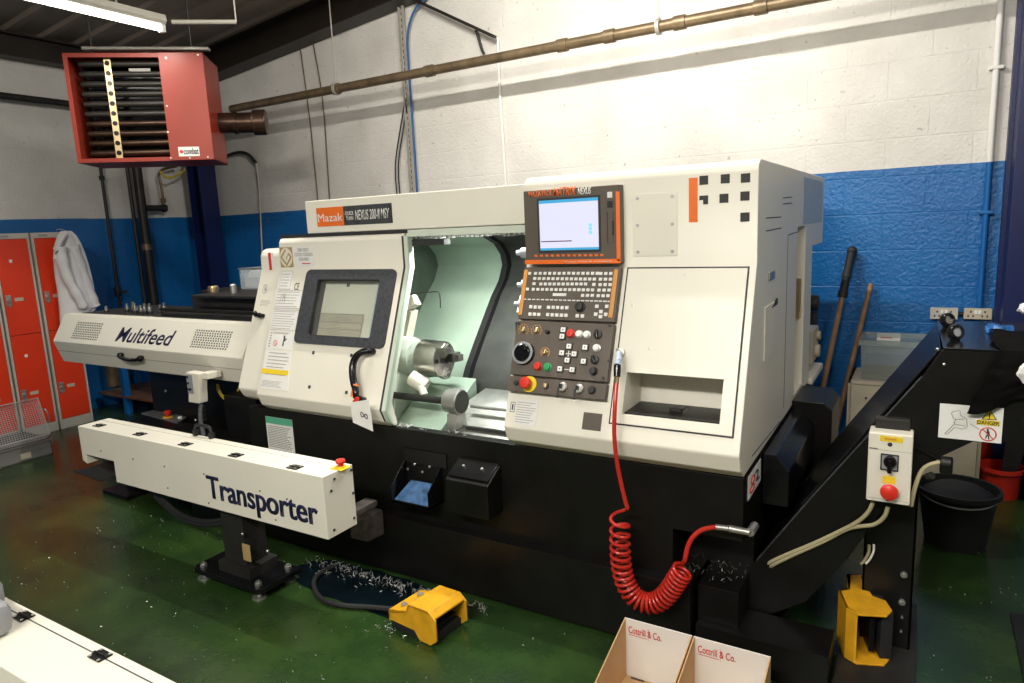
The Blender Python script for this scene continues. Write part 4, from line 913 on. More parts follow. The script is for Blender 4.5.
obj('sump_floor', MB().prism([(2.37, .66), (2.42, .605), (3.0, .605), (3.0, .60), (2.362, .60)], 'X', -2.44, XM-.012), M['satin'], LA)
# headstock nose, chuck with three jaws
CK = V((-2.0, 2.6, .984))
c0 = at(453, 360, 'Y', 2.6); CK = V((c0.x, 2.6, c0.z))
nose = MB().lathe([(.15, 0), (.15, .08), (.125, .14), (.108, .22), (.098, .29), (.08, .31)], (-2.44, CK.y, CK.z), (1, 0, 0), n=40)
nose.box(-2.44, -2.27, CK.y-.14, CK.y+.06, CK.z-.14, CK.z+.10, .03)
obj('spindle_nose', nose, M['mintlt'], LA)
q = FU
obj('nose_flat', MB().box(-2.262, -2.20, CK.y-.115, CK.y-.03, CK.z-.07, CK.z+.03, .006), M['satin'], LA)
ck = MB().lathe([(.0, -.175), (.088, -.175), (.092, -.17), (.092, -.12), (.089, -.115), (.089, -.06), (.087, -.05), (.035, -.05), (.035, -.08), (0, -.08)], CK, (1, 0, 0), n=48)
cko = obj('chuck', ck, M['steel'], LA)
for k in range(3):
    an = .5+k*2*PI/3
    R = Matrix.Translation(CK) @ Matrix.Rotation(an, 4, 'X')
    obj('jaw', MB().box(-.055, -.02, -.026, .021, .028, .093, .003, R).box(-.022, .0, -.017, .017, .044, .088, .003, R).cyl((-.005, 0, .066), (.003, 0, .066), .009, n=12, T=R), M['steel'], cko)
for k in range(3):
    an = .5+PI/3+k*2*PI/3
    R = Matrix.Translation(CK) @ Matrix.Rotation(an, 4, 'X')
    obj('chuck_bolt', MB().cyl((-.052, 0, .066), (-.045, 0, .066), .011, n=12, T=R), M['dark'], cko)
obj('chuck_bore', MB().cyl(CK+V((-.078, 0, 0)), CK+V((-.07, 0, 0)), .038), M['ink'], cko)
# pale casting under the spindle, parts arm, bar and steady disc
a = at(405, 410, 'Y', 2.5)
cs = MB().prism([(2.41, .605), (2.41, .80), (2.50, .93), (2.72, .86), (2.74, .605)], 'X', -2.438, -2.16, .02)
obj('lower_casting', cs, M['mintlt'], LA)
a = at(419, 384, 'Y', 2.48); obj('spindle_clamp', MB().cyl((a.x-.05, 2.48, a.z+.03), (a.x+.03, 2.5, a.z-.015), .038, n=20, bev=.008).cyl((a.x+.02, 2.47, a.z-.01), (a.x+.045, 2.46, a.z-.045), .018), M['cream2'], LA)
d0, d1_ = at(393, 395, 'Y', 2.44), at(447, 403, 'Y', 2.44)
obj('support_bar', MB().cyl((d0.x-.03, 2.44, d0.z), (d1_.x, 2.44, d0.z), .0165, n=16).sph((d0.x-.03, 2.44, d0.z), .0175), M['dark'], LA)
obj('rear_bar', MB().cyl((d1_.x+.05, 2.56, .775), (XM-.02, 2.56, .775), .009, n=10), M['satin'], LA)
cc = at(461, 402, 'Y', 2.44)
dsk = MB().lathe([(0, -.075), (.05, -.075), (.0545, -.07), (.0545, -.045), (.058, -.04), (.058, 0), (.054, .004), (0, .004)], (cc.x, 2.44, cc.z), (1, 0, 0), n=36)
do = obj('steady_head', dsk, M['satin'], LA)
obj('dark_face', MB().cyl((cc.x+.004, 2.44, cc.z), (cc.x+.008, 2.44, cc.z), .052, n=36), M['greycov'], do)
ft = MB().prism([(cc.z-.05, 2.40), (cc.z-.05, 2.475), (.605, 2.50), (.605, 2.38)], 'X', cc.x-.055, cc.x-.003, .004, Matrix(((1, 0, 0, 0), (0, 0, 1, 0), (0, 1, 0, 0), (0, 0, 0, 1))))
obj('steady_foot', ft, M['satin'], do)
obj('spray_pipe', MB().tube([(cc.x-.02, 2.38, .70), (cc.x+.03, 2.37, .72), (cc.x+.06, 2.37, .745)], .005, smooth=1), M['steel'], do)
# guide covers on the floor to the right
obj('way_cover', MB().prism([(2.42, .605), (2.42, .655), (2.62, .77), (2.80, .80), (2.80, .605)], 'X', -1.86, XM-.014), M['satin'], LA)
obj('way_slot', MB().box(-1.86, XM-.014, 2.47, 2.485, .692, .704), M['ink'], LA)
obj('floor_wedge', MB().prism([(2.40, .605), (2.40, .66), (2.75, .86), (2.75, .605)], 'X', -2.155, -1.88, .004), M['mint'], LA)
# sensor head and wire high on the left
a = at(410, 303, 'Y', 2.62)
sb = obj('sensor_head', MB().box(-.04, .04, -.035, .035, -.03, .03, .006, Matrix.Translation(a) @ Matrix.Rotation(-.5, 4, 'Y') @ Matrix.Rotation(.3, 4, 'Z')).prism([(a.x-.08, a.z-.16), (a.x-.01, a.z-.03), (a.x+.02, a.z-.04), (a.x-.03, a.z-.19)], 'Y', 2.60, 2.66, .004), M['cream2'], LA)
obj('coolant_wire', MB().tube(on([(404, 300), (410, 294), (424, 293), (438, 291), (440, 295), (440.5, 308)], 'Y', 2.60), .0028, smooth=1, n=6), M['dark'], LA)
# tool turret behind the operator panel
tu = V((-1.56, 2.93, 1.12))
tm = MB().cyl((tu.x-.06, tu.y, tu.z), (tu.x+.12, tu.y, tu.z), .20, n=12, bev=.01)
tuo = obj('tool_turret', tm, M['dark'], LA)
for k in range(12):
    an = k*PI/6; c = V((tu.x-.01, tu.y+math.cos(an)*.2, tu.z+math.sin(an)*.2)); n_ = V((0, math.cos(an), math.sin(an)))
    mb = MB().box(-.045, .045, -.03, .03, -.01, .05, .004, Matrix.Translation(c) @ n_.to_track_quat('Z', 'X').to_matrix().to_4x4())
    obj('tool_holder', mb, M['satin' if k % 2 else 'dark'], tuo)
for (x, y) in ((518, 253), (519, 285), (516, 304)):
    a = at(x, y, 'Y', 2.66)
    o = MB().cyl((a.x+.02, 2.66, a.z), (a.x+.14, 2.66, a.z), .024, n=16, bev=.003).cyl((a.x-.005, 2.66, a.z), (a.x+.02, 2.66, a.z), .012, n=12)
    obj('tool_holder', o, M['grey'], tuo)
wlt = bpy.data.lights.new('work_lamp_glow', 'AREA'); wlt.shape = 'RECTANGLE'; wlt.size = .35; wlt.size_y = .05; wlt.energy = 9; wlt.color = (.95, 1, .95)
wo = bpy.data.objects.new('work_lamp_glow', wlt); COL.objects.link(wo); wo.parent = LA; wo.location = V((-1.75, 2.66, 1.572))-LA.location
obj('work_lamp', MB().box(-1.95, -1.55, 2.62, 2.70, 1.58, 1.606, .005), M['white'], LA)
# swarf along the door sill
sw = MB()
for i in range(70):
    x = random.choice((random.uniform(-2.07, -1.98), random.uniform(-2.06, -1.45))); c = V((x, random.uniform(2.32, 2.36), .712))
    d = V((random.uniform(-1, 1), random.uniform(-1, 1), random.uniform(0, .8))).normalized()*random.uniform(.006, .018)
    sw.tube([c, c+d*.5+V((0, 0, .003)), c+d], .0013, n=4)
obj('sill_swarf', sw, M['swarf'], LA, kind='stuff')
# ------------------------------------------------ tag hung on the door handle
a = FS.uv(364, 401); tp = FS.pt(a[0], a[1], .06)
d = [at(x, y, 'Y', tp.y-.012) for x, y in ((350.5, 402.5), (369, 399.5), (373, 431.5), (353, 422.5))]
t = thing('paper_tag', d[3].lerp(d[2], .5), 'white paper tag with a black loop drawn on it hanging from the door handle', 'tag')
obj('card', MB().quadpts([d[3], d[2], d[1], d[0]], .0015), M['paper'], t)
lc_ = at(364, 415.5, 'Y', tp.y-.0155); 
obj('loop_drawing', MB().tube([lc_+V((.019*math.sin(k*PI/12), 0, .011*math.sin(k*PI/6)-.0045*math.sin(k*PI/12))) for k in range(24)], .0018, n=5, closed=True), M['ink'], t)
obj('red_cord', MB().tube([FS.pt(a[0]-.006, a[1]-.012, .062), FS.pt(a[0]+.006, a[1]+.004, .064), FS.pt(a[0]+.016, a[1]+.01, .06), FS.pt(a[0]+.018, a[1]-.002, .058), FS.pt(a[0], a[1]-.006, .062)], .005, smooth=2), M['red'], t)
# ============================================================ BAR TRANSPORTER
def hinge(mb, x, y, z, sx=.03, sy=.022):
    mb.box(x-sx, x+sx, y-sy, y-.003, z, z+.004, .0012).box(x-sx, x+sx, y+.003, y+sy, z, z+.004, .0012).cyl((x-sx, y, z+.003), (x+sx, y, z+.003), .0045, n=8)
    for dx in (-.018, .018):
        for dy in (-.013, .013): mb.cyl((x+dx, y+dy, z+.003), (x+dx, y+dy, z+.0055), .004, n=8, mi=1)
    return mb
TX0, TX1, TY0, TY1, TZ0, TZ1 = -3.80, -1.988, 1.8, 1.965, .392, .656
tr = thing('bar_transporter', ((TX0+TX1)/2, 1.9, 0), 'long cream box beam with large navy lettering standing in front of the lathe', 'machine')
n0 = at(113.5, 461, 'Y', TY0); nl = at(86, 455, 'Y', TY0); zn = (n0.z+nl.z)/2
body = MB().prism([(TX0, TZ0+.075), (nl.x, TZ0+.06), (nl.x, zn), (n0.x, zn), (n0.x, TZ0), (TX1, TZ0), (TX1, TZ1), (TX0, TZ1)], 'Y', TY0, TY1, .003)
tb = obj('beam_casing', body, M['cream'], tr)
ed = MB().box(TX0+.012, TX1-.012, TY0+.118, TY0+.1195, TZ1-.001, TZ1+.0008).box(TX1-.35, TX1-.349, TY0+.01, TY1-.01, TZ1-.001, TZ1+.0008)
obj('lid_seam', ed, M['inkgrey'], tr)
FT = Fr((0, TY0, 0), (1, 0, 0), (0, 0, 1)); FTe = Fr((TX1, 0, 0), (0, 1, 0), (0, 0, 1))
a = FT.uv(206, 496); b = FT.uv(318, 516)
c = FT.uv(206, 475.5)
cap = [FT.uv(211, 476), FT.uv(211, 497)]
base_v = FT.uv(316, 523)[1]; capv = cap[0][1]; desc = FT.uv(263, 521.5)[1]
text('lettering', 'Transporter', FT, (FT.uv(206.5, 480)[0], FT.uv(317.5, 512)[0], min(desc, base_v-.04)+.012, capv), M['navy'], tr, .0003, bold=.034, th=.0003)
for (x, y) in ((99.5, 425.7), (140, 434.4), (185.5, 444.5), (236, 455.5), (295, 467.5)):
    p = at(x, y, 'Z', TZ1); obj('lid_hinge', hinge(MB(), p.x, p.y, TZ1), [M['blackgl'], M['satin']], tr)
p = at(204, 437, 'Z', TZ1)
obj('grab_handle', MB().tube([(p.x-.06, p.y, TZ1), (p.x-.06, p.y, TZ1+.045), (p.x-.045, p.y, TZ1+.058), (p.x+.045, p.y, TZ1+.058), (p.x+.06, p.y, TZ1+.045), (p.x+.06, p.y, TZ1)], .008, smooth=1).box(p.x-.072, p.x-.048, p.y-.012, p.y+.012, TZ1, TZ1+.03, .004).box(p.x+.048, p.x+.072, p.y-.012, p.y+.012, TZ1, TZ1+.03, .004), M['rubber'], tr)
p = at(341, 468, 'Z', TZ1)
obj('stop_collar', MB().box(p.x-.035, p.x+.03, p.y-.028, p.y+.028, TZ1, TZ1+.003, .001).lathe([(.02, .003), (.02, .01), (0, .01)], (p.x, p.y, TZ1)), M['yelbr'], tr)
obj('emergency_stop', MB().lathe([(.012, .008), (.012, .02), (.019, .022), (.021, .03), (.018, .036), (0, .038)], (p.x, p.y, TZ1), n=28), M['red'], tr, label='red mushroom stop button')
for (x, y) in ((334, 479), (351, 470), (331, 491), (353, 493), (334, 530), (354, 518)):
    a = FTe.uv(x, y); obj('end_screw', MB().cyl((TX1, a[0], a[1]), (TX1+.003, a[0], a[1]), .006, n=8), M['bezel'], tr)
for (x, y) in ((101, 451), (133, 459), (164.5, 466.5), (168, 488), (204, 474), (209, 503), (260, 491), (276, 520), (287, 499), (151, 496)):
    a = FT.uv(x, y); obj('side_screw', MB().cyl(FT.pt(a[0], a[1], -.001), FT.pt(a[0], a[1], .002), .004, n=8), M['dark'], tr)
# chute tray at the left end
tq = [at(75, 472, 'Z', .385), at(101, 482, 'Z', .385), V((n0.x-.004, TY0+.03, .425)), V((nl.x+.004, TY0+.03, .425)), V((n0.x-.004, TY1, .44)), V((nl.x+.004, TY1, .44))]
tz_ = V((0, 0, .006))
obj('chute_tray', MB().hexa([p for p in tq[:4]]+[p+tz_ for p in tq[:4]]).hexa([tq[3], tq[2], tq[4], tq[5], tq[3]+tz_, tq[2]+tz_, tq[4]+tz_, tq[5]+tz_]).tube([tq[0]+tz_, tq[1]+tz_, tq[2]+tz_], .006, n=6), M['dark'], tr)
obj('chute_lining', MB().box(nl.x, n0.x, TY1-.012, TY1-.002, .44, zn+.02).box(n0.x, n0.x+.004, TY0+.004, TY1-.004, TZ0+.003, zn).box(nl.x, n0.x, TY0+.004, TY1-.004, zn-.004, zn-.0005), M['dark'], tr)
# support column and foot plates
pc = at(253, 560, 'Y', 1.86)
q = [at(x, y, 'Z', .05) for x, y in ((200, 570), (262, 592))]
fx0, fx1 = q[0].x-.05, q[1].x
col = MB().box(fx0+.18, fx1-.16, 1.855, 1.98, .05, TZ0, .006).box(fx0+.15, fx1-.12, 1.835, 2.0, .05, .11, .004)
obj('column', col, M['dark'], tr)
pl = MB().prism([(fx0+.03, 1.79), (fx1-.02, 1.79), (fx1, 1.82), (fx1, 2.03), (fx0, 2.03), (fx0, 1.82)], 'Z', .035, .06, .004)
obj('foot_plate', pl, M['blackgl'], tr)
for x in (fx0+.05, fx1-.05):
    for y in (1.825, 1.995):
        obj('levelling_foot', MB().cyl((x, y, 0), (x, y, .008), .032).cyl((x, y, .008), (x, y, .08), .01, n=10).cyl((x, y, .06), (x, y, .072), .017, n=6), M['satin'], tr)
a = at(246, 553, 'Y', 1.83); obj('rating_plate', MB().box(a.x-.026, a.x+.026, 1.832, 1.836, a.z-.04, a.z+.04, .001), M['gold'], tr)
for (x, y) in ((241, 535), (266, 552)): a = at(x, y, 'Y', 1.84); obj('column_bolt', MB().sph((a.x, 1.85, a.z), .009), M['steel'], tr)
a = at(371, 522, 'Y', 2.22)
obj('mounting_bracket', MB().hexa([(a.x-.05, 2.12, a.z-.05), (a.x+.035, 2.15, a.z-.07), (a.x+.05, 2.259, a.z-.07), (a.x-.06, 2.259, a.z-.05), (a.x-.04, 2.13, a.z+.035), (a.x+.03, 2.15, a.z+.05), (a.x+.05, 2.259, a.z+.06), (a.x-.05, 2.259, a.z+.06)], .014).box(TX1-.10, a.x, 1.9, 2.2, TZ0-.03, TZ0+.0, .004), M['dust'], tr)
# sagging hoses under the beam
for k, dz in enumerate((0, .02)):
    pts = [at(x, y-3*k, 'Y', 1.9) for x, y in ((155, 496), (165, 505), (178, 517), (195, 524), (214, 525), (230, 521), (238, 516))]
    tag(obj('hose', MB().tube(pts, .013, smooth=2), M['rubber']), 'black hose sagging beneath the cream beam, '+('lower' if k == 0 else 'upper')+' of the two', 'hose')

# ============================================================== BAR FEEDER
mfd = thing('bar_feeder', (-4.2, 2.7, 0), 'cream hooded bar feeder with slanted navy lettering left of the lathe', 'machine')
BX0, BX1 = -5.225, -3.2
hp_ = [(2.452, .788), (2.398, .80+.075), (2.4, .943), (2.5, 1.14), (2.535, 1.142), (2.56, 1.13), (2.56, .788)]
hp_ = [(2.45, .788), (2.4, .943), (2.5, 1.121), (2.56, 1.125), (2.56, .788)]
hood = obj('hood', MB().prism(hp_, 'X', BX0, BX1, .006), M['cream'], mfd)
FM = Fr((0, 2.4, .943), (1, 0, 0), (0, .1, .178)); FN = Fr((0, 2.45, .788), (1, 0, 0), (0, -.05, .155))
u0, u1 = FM.uv(114, 343)[0], FM.uv(176, 334)[0]
v0, v1 = FM.uv(145, 344)[1], FM.uv(145, 328.5)[1]
text('lettering', 'Multifeed', FM, (u0, u1, v0, v1), M['navy'], mfd, .0006, bold=.012, shear=.3)
for quad in (((79, 321.5), (106, 323), (96, 341), (69, 338.5)), ((197, 329), (236, 331.5), (226, 351), (188, 347))):
    d = avg(FM, *quad)
    mb = MB()
    for r_ in range(8):
        for c_ in range(15):
            uu = d[0]+(d[1]-d[0])*(c_+.5+(.25 if r_ % 2 else 0))/15.5; vv = d[2]+(d[3]-d[2])*(r_+.5)/8
            mb.box(uu-.0055, uu+.0055, vv-.0045, vv+.0045, 0, .0008, 0, FM)
    obj('vent_grille', mb, M['dark'], mfd, kind='stuff')
obj('hood_seam', MB().box(BX0+.01, BX1-.01, .088, .0915, -.001, .001, 0, FN), M['inkgrey'], mfd)
a, b = FN.uv(123, 354), FN.uv(143, 357)
obj('hood_handle', MB().tube([FN.pt(a[0], a[1], 0), FN.pt(a[0], a[1], .035), FN.pt((a[0]+b[0])/2, a[1]-.015, .045), FN.pt(b[0], b[1], .035), FN.pt(b[0], b[1], 0)], .011, smooth=1, n=10).sph(FN.pt(a[0], a[1], .02), .02).sph(FN.pt(b[0], b[1], .02), .02), M['blackgl'], mfd)
obj('feeder_base', MB().box(-4.42, -3.14, 2.58, 3.05, .0, .79, .008).box(-3.4, -3.12, 2.4, 2.6, 0, .72, .008), M['black'], mfd)
obj('feeder_beam', MB().box(-4.36, -3.2, 2.22, 2.5, .33, .47, .008).box(-3.6, -3.2, 2.25, 2.6, .0, .34, .006).box(-4.36, -4.28, 2.3, 2.5, 0.02, .34, .006).box(-4.5, -4.22, 2.22, 2.5, .0, .03, .004), M['black'], mfd)
obj('feeder_tray', MB().box(BX0+.05, BX1-.02, 2.56, 3.08, 1.03, 1.12, .006).box(BX0+.1, BX1-.1, 2.62, 3.0, .78, 1.04, .006), M['dark'], mfd)
# black magazine at the right of the tray
a, b = at(200, 292, 'Y', 2.85), at(247, 288, 'Y', 2.85)
mg = MB().box(a.x, BX1+.10, 2.78, 3.2, 1.10, a.z-.02, .008).box(a.x+.12, BX1+.10, 2.7, 3.0, a.z-.02, a.z-.002, .006).box(a.x-.1, BX1+.1, 2.62, 2.78, 1.10, 1.14, .004)
obj('bar_magazine', mg, M['dark'], mfd)
obj('magazine_rail', MB().box(a.x+.1, BX1+.1, 2.765, 2.775, 1.15, 1.17).cyl((a.x-.1, 2.62, 1.165), (BX1+.1, 2.62, 1.165), .012), M['black'], mfd)
c = at(214, 296, 'Y', 2.9); obj('brass_cap', MB().lathe([(.034, 0), (.034, .03), (.03, .04), (0, .04)], (c.x, 2.9, a.z-.003), n=20), M['brassm'], mfd)
obj('clear_cap', MB().lathe([(.02, 0), (.02, .05), (.012, .06), (0, .06)], (at(234, 295, 'Y', 2.85).x, 2.85, a.z-.003), n=16), M['satin'], mfd)
# control plate with stop button on the black beam
zc = .475; q = [at(x, y, 'Z', zc) for x, y in ((141, 413), (160, 408.5), (186.5, 417), (177, 423))]
pz = MB(); cx_ = sum(p.x for p in q)/4; cy_ = sum(p.y for p in q)/4
pz.hexa([(p.x, p.y, zc-.008) for p in q]+[(p.x, p.y, zc) for p in q], .001)
cpl = obj('control_plate', pz, M['satin'], mfd)
p = at(168, 417, 'Z', zc)
obj('stop_collar', MB().lathe([(.032, 0), (.032, .003), (0, .003)], (p.x, p.y, zc), n=24), M['yelbr'], cpl)
obj('emergency_stop', MB().lathe([(.013, 0), (.013, .02), (.022, .022), (.025, .036), (.02, .042), (0, .044)], (p.x, p.y, zc), n=24), M['red'], cpl)
p = at(162, 409, 'Z', zc); obj('plate_knob', MB().cyl((p.x, p.y+.02, zc), (p.x, p.y+.02, zc+.05), .015).box(p.x-.05, p.x+.07, p.y+.01, p.y+.025, zc+.04, zc+.055, .003), M['blackgl'], cpl)
p = at(180, 418, 'Z', zc); obj('plate_lamp', MB().cyl((p.x, p.y, zc), (p.x, p.y, zc+.01), .012), M['paper'], cpl)
yw = MB()
for k, pts in enumerate((((217, 384), (218, 393), (226, 401), (236, 402), (246, 396), (251, 390)), ((218, 384), (221, 395), (230, 400), (236, 396), (239, 388)))):
    yw.tube([at(x, y, 'Y', 2.5) for x, y in pts], .005, smooth=2, n=6)
tag(obj('wire_loop', yw, M['yellowcable']), 'yellow wires looping below the cream hood beside the lathe', 'wire')
for (x, y) in ((166, 391), (196, 420), (197, 427)):
    p = at(x, y, 'Y', 2.58); obj('base_bolt', MB().sph((p.x, 2.578, p.z), .009), M['steel'], mfd)
# little collets standing in a row on the tray
cpos = [(133, 301), (137, 304), (141, 305), (145, 306), (149, 305), (152, 302), (156, 304), (159, 300), (161, 305), (165, 301), (168, 304), (171, 305), (183, 301), (187, 302), (191, 300)]
words = ['leftmost']+[w+' from left' for w in ('second', 'third', 'fourth', 'fifth', 'sixth', 'seventh', 'eighth', 'ninth', 'tenth', 'eleventh', 'twelfth', 'thirteenth', 'fourteenth')]+['rightmost']
for k, (x, y) in enumerate(cpos):
    yy = 2.66+.05*(k % 2); pp = at(x, y+8, 'Z', 1.12); h = .045+.03*((k*7) % 3)/2
    t = thing('collet', (pp.x, yy, 1.12), 'small steel collet, %s in the row on the bar feeder tray' % words[k], 'collet', 'steel collets on the bar feeder')
    obj('sleeve', MB().lathe([(.013, 0), (.013, h*.6), (.010, h*.65), (.010, h), (.006, h), (.006, h*.5), (0, h*.5)], (pp.x, yy, 1.12), n=12), M['steel'], t)
    obj('collar', MB().lathe([(.016, 0), (.016, h*.25), (.013, h*.3)], (pp.x, yy, 1.12), n=12), M['dark'], t)
# clear box with papers behind the feeder
b4 = on([(239, 269), (262, 268), (262, 288), (240, 289)], 'Y', 3.4)
t = thing('storage_box', ((b4[0].x+b4[1].x)/2, 3.5, b4[3].z), 'pale clear box with white contents behind the bar feeder', 'box')
x0, x1, z0, z1 = b4[0].x, b4[1].x, b4[3].z, b4[0].z
obj('shell', MB().box(x0, x1, 3.4, 3.404, z0, z1).box(x0, x0+.004, 3.4, 3.6, z0, z1).box(x1-.004, x1, 3.4, 3.6, z0, z1).box(x0, x1, 3.596, 3.6, z0, z1).box(x0, x1, 3.4, 3.6, z0, z0+.004), M['clear'], t)
obj('rim', MB().frame(x0-.006, x1+.006, 3.394, 3.606, .012, z1-.004, z1+.006), M['satin'], t)
obj('papers', MB().box(x0+.015, x1-.015, 3.42, 3.58, z0+.006, z0+(z1-z0)*.62, .012).prism([(x0+.03, z0+(z1-z0)*.6), (x1-.03, z0+(z1-z0)*.6), (x1-.06, z0+(z1-z0)*.9), (x0+.06, z0+(z1-z0)*.9)], 'Y', 3.44, 3.56, .01), M['paper'], t)
tb_ = thing('side_bench', ((x0+x1)/2, 3.5, 0), 'dark bench behind the bar feeder carrying the clear box', 'bench')
obj('bench_top', MB().box(x0-.35, -3.1, 3.3, 3.75, z0-.03, z0-.001, .004), M['dark'], tb_)
for x in (x0-.3, -3.15):
    for y in (3.35, 3.7): obj('leg', MB().box(x-.02, x+.02, y-.02, y+.02, 0, z0-.03, .003), M['dark'], tb_)
# handheld pendant on its bracket
pc = at(199, 383, 'Y', 2.33); 
pn = thing('control_pendant', (pc.x, 2.33, pc.z-.12), 'cream handheld pendant hanging by a grey cable in front of the hood', 'pendant control')
k_ = pc
a, b, e, g_ = (at(x, y, 'Y', 2.33) for x, y in ((190, 371), (203, 373), (203, 390), (193, 401)))
bm_ = MB().prism([(a.x, a.z), (b.x, b.z), (e.x, e.z), (e.x-.002, g_.z+.045), (e.x-.008, g_.z), (g_.x, g_.z), (a.x+.003, g_.z+.05)], 'Y', 2.30, 2.36, .006)
pbody = obj('pendant_body', bm_, M['cream2'], pn)
fw_ = e.x-a.x
obj('key_field', MB().box(a.x+.006, a.x+fw_*.58, 2.2975, 2.3005, g_.z+.055, a.z-.012, .001), M['grey'], pn)
for k in range(3):
    obj('pendant_key', MB().box(a.x+.012, a.x+.026, 2.294, 2.298, a.z-.034-k*.035, a.z-.022-k*.035, .001), M['navy'], pn)
obj('pendant_key', MB().box(a.x+.03, a.x+.042, 2.294, 2.298, a.z-.104, a.z-.092, .001), M['navy'], pn)
cp_ = [V((e.x-.03, 2.33, g_.z)), at(200, 412, 'Y', 2.30), at(201, 425, 'Y', 2.22), at(204, 436, 'Y', 2.12)]
gl = MB()
for k in range(4): gl.cyl((e.x-.03, 2.33, g_.z-.02-k*.025), (e.x-.03, 2.33, g_.z-.032-k*.025), .017, n=12)
obj('pendant_cable', MB().tube(cp_+[(cp_[-1].x, 2.1, .5)], .012, smooth=2), M['bezel'], pn)
obj('strain_relief', gl, M['rubber'], pn)
obj('hook_bracket', MB().box(e.x-.01, e.x+.055, 2.33, 2.42, b.z-.035, b.z-.0, .003), M['cream2'], pn)
# ================================================= SECOND TRANSPORTER (foreground)
sx0, sx1, sy0, sy1 = -2.95, -.95, .598, .756
s2 = thing('bar_transporter', ((sx0+sx1)/2, .68, 0), 'cream box beam with black hinges at the bottom left corner', 'machine')
obj('beam_casing', MB().box(sx0, sx1, sy0, sy1, TZ0, TZ1, .004), M['cream'], s2)
p1_, p2_ = at(21.7, 618, 'Z', TZ1), at(102.5, 655, 'Z', TZ1); sy = (p1_.y+p2_.y)/2
obj('lid_seam', MB().box(sx0, sx1, sy-.0016, sy+.0016, TZ1-.001, TZ1+.0006), M['bezel'], s2)
for p in (p1_, p2_): obj('lid_hinge', hinge(MB(), p.x, sy, TZ1, .024, .017), [M['blackgl'], M['satin']], s2)
for x in (sx0+.3, sx1-.3): obj('column', MB().box(x-.08, x+.08, .62, .74, .02, TZ0, .005).box(x-.18, x+.18, .56, .8, 0, .03, .004), M['dark'], s2)
g1, g2 = at(3, 597, 'Y', .70), at(4, 635, 'Y', .66)
gm = thing('grey_casing', (-2.2, .68, TZ1), 'rounded grey plastic casing on the cream beam at the left edge', 'casing')
e1, e2 = at(9, 603, 'Y', .70), at(14.5, 640, 'Y', .64)
obj('lower_casing', MB().box(e2.x-.28, e2.x-.1, .60, .69, TZ1, at(5, 615, 'Y', .645).z, .028), M['grey'], gm)
obj('upper_casing', MB().box(e1.x-.25, e1.x-.085, .655, .735, TZ1, at(2, 588, 'Y', .70).z, .03), M['grey'], gm)
# ============================================================= CHIP CONVEYOR
CY0, CY1 = 2.46, 3.04
cv = thing('chip_conveyor', (0, 2.75, 0), 'black inclined chip conveyor rising at the right end of the lathe', 'conveyor')
HT = 1.165
out = [(-.5, .10), (-.5, .30), (-.29, .62), (.018, 1.075), (.066, HT), (.80, HT), (.80, .93), (.17, .885), (.082, .82), (-.05, .66), (-.18, .40), (-.30, .22), (-.40, .15)]
obj('side_plate', MB().prism(out, 'Y', CY0, CY0+.012, .003), M['black'], cv)
ins = [(-.49, .12), (-.49, .29), (-.285, .61), (.02, 1.06), (.075, HT-.006), (.79, HT-.006), (.79, .94), (.17, .895), (.085, .83), (-.04, .67), (-.17, .41), (-.3, .235)]
obj('trough', MB().prism(ins, 'Y', CY0+.012, CY1, .004), M['black'], cv)
obj('side_plate', MB().prism(out, 'Y', CY1, CY1+.012, .003), M['black'], cv)
# folded cover lying on the slope, bright edge, head lid
dx, dz = .018+.29, 1.075-.62; L_ = math.hypot(dx, dz); nx_, nz_ = -dz/L_, dx/L_
FI = Fr((-.29, CY0, .62), (0, 1, 0), (dx, 0, dz)); 
sl = MB().hexa([(-.32, CY0+.012, .575), (-.32, CY1-.002, .575), (.066, CY1-.002, HT), (.066, CY0+.012, HT), (-.32+nx_*.012, CY0+.012, .575+nz_*.012), (-.32+nx_*.012, CY1-.002, .575+nz_*.012), (.066+nx_*.004, CY1-.002, HT+.004), (.066+nx_*.004, CY0+.012, HT+.004)], .003)
obj('slope_cover', sl, M['blackgl'], cv)
obj('edge_strip', MB().tube([(-.47, CY0-.002, .345), (-.29, CY0-.002, .622), (.018, CY0-.002, 1.077)], .003, n=6), M['bezel'], cv)
hl = MB().hexa([(.07, CY0-.004, HT), (.8, CY0-.004, HT), (.8, CY1+.012, HT), (.06, CY1+.012, HT), (.07, CY0-.004, HT+.008), (.8, CY0-.004, HT+.008), (.8, CY1+.012, HT+.008), (.06, CY1+.012, HT+.008)], .002)
obj('head_lid', hl, M['blackgl'], cv)
for q in ((.075, CY0-.006, HT-.045), (.055, CY0-.006, HT+.002)): obj('lid_bolt', MB().sph(q, .006), M['steel'], cv)
obj('flange', MB().hexa([(-.02, CY0-.02, .86), (.11, CY0-.02, .80), (.11, CY0, .80), (-.02, CY0, .86), (-.02, CY0-.02, .866), (.11, CY0-.02, .806), (.11, CY0, .806), (-.02, CY0, .866)]).box(.08, .115, CY0-.03, CY0+.0, .775, .825, .004), M['black'], cv)
leg = MB().box(-.13, .03, 2.60, 2.61, .04, .70, .003).box(.02, .03, 2.60, 2.72, .04, .70, .003).box(-.13, -.12, 2.60, 2.9, .04, .6, .003).box(-.13, .03, 2.9, 2.91, .04, .72, .003)
obj('base_plate', MB().box(-.19, .05, 2.22, 2.95, 0, .046, .004), M['dark'], cv)
obj('leg', leg, M['black'], cv)
for (x, y) in ((904, 574.5), (902, 602), (902, 617), (901, 631)):
    a = at(x, y, 'Y', 2.598); obj('leg_bolt', MB().cyl((a.x, 2.592, a.z), (a.x, 2.60, a.z), .011 if y < 610 else .004, n=12)
        .cyl((a.x, 2.588, a.z), (a.x, 2.593, a.z), .006 if y < 610 else .002, n=8), M['satin'], cv)
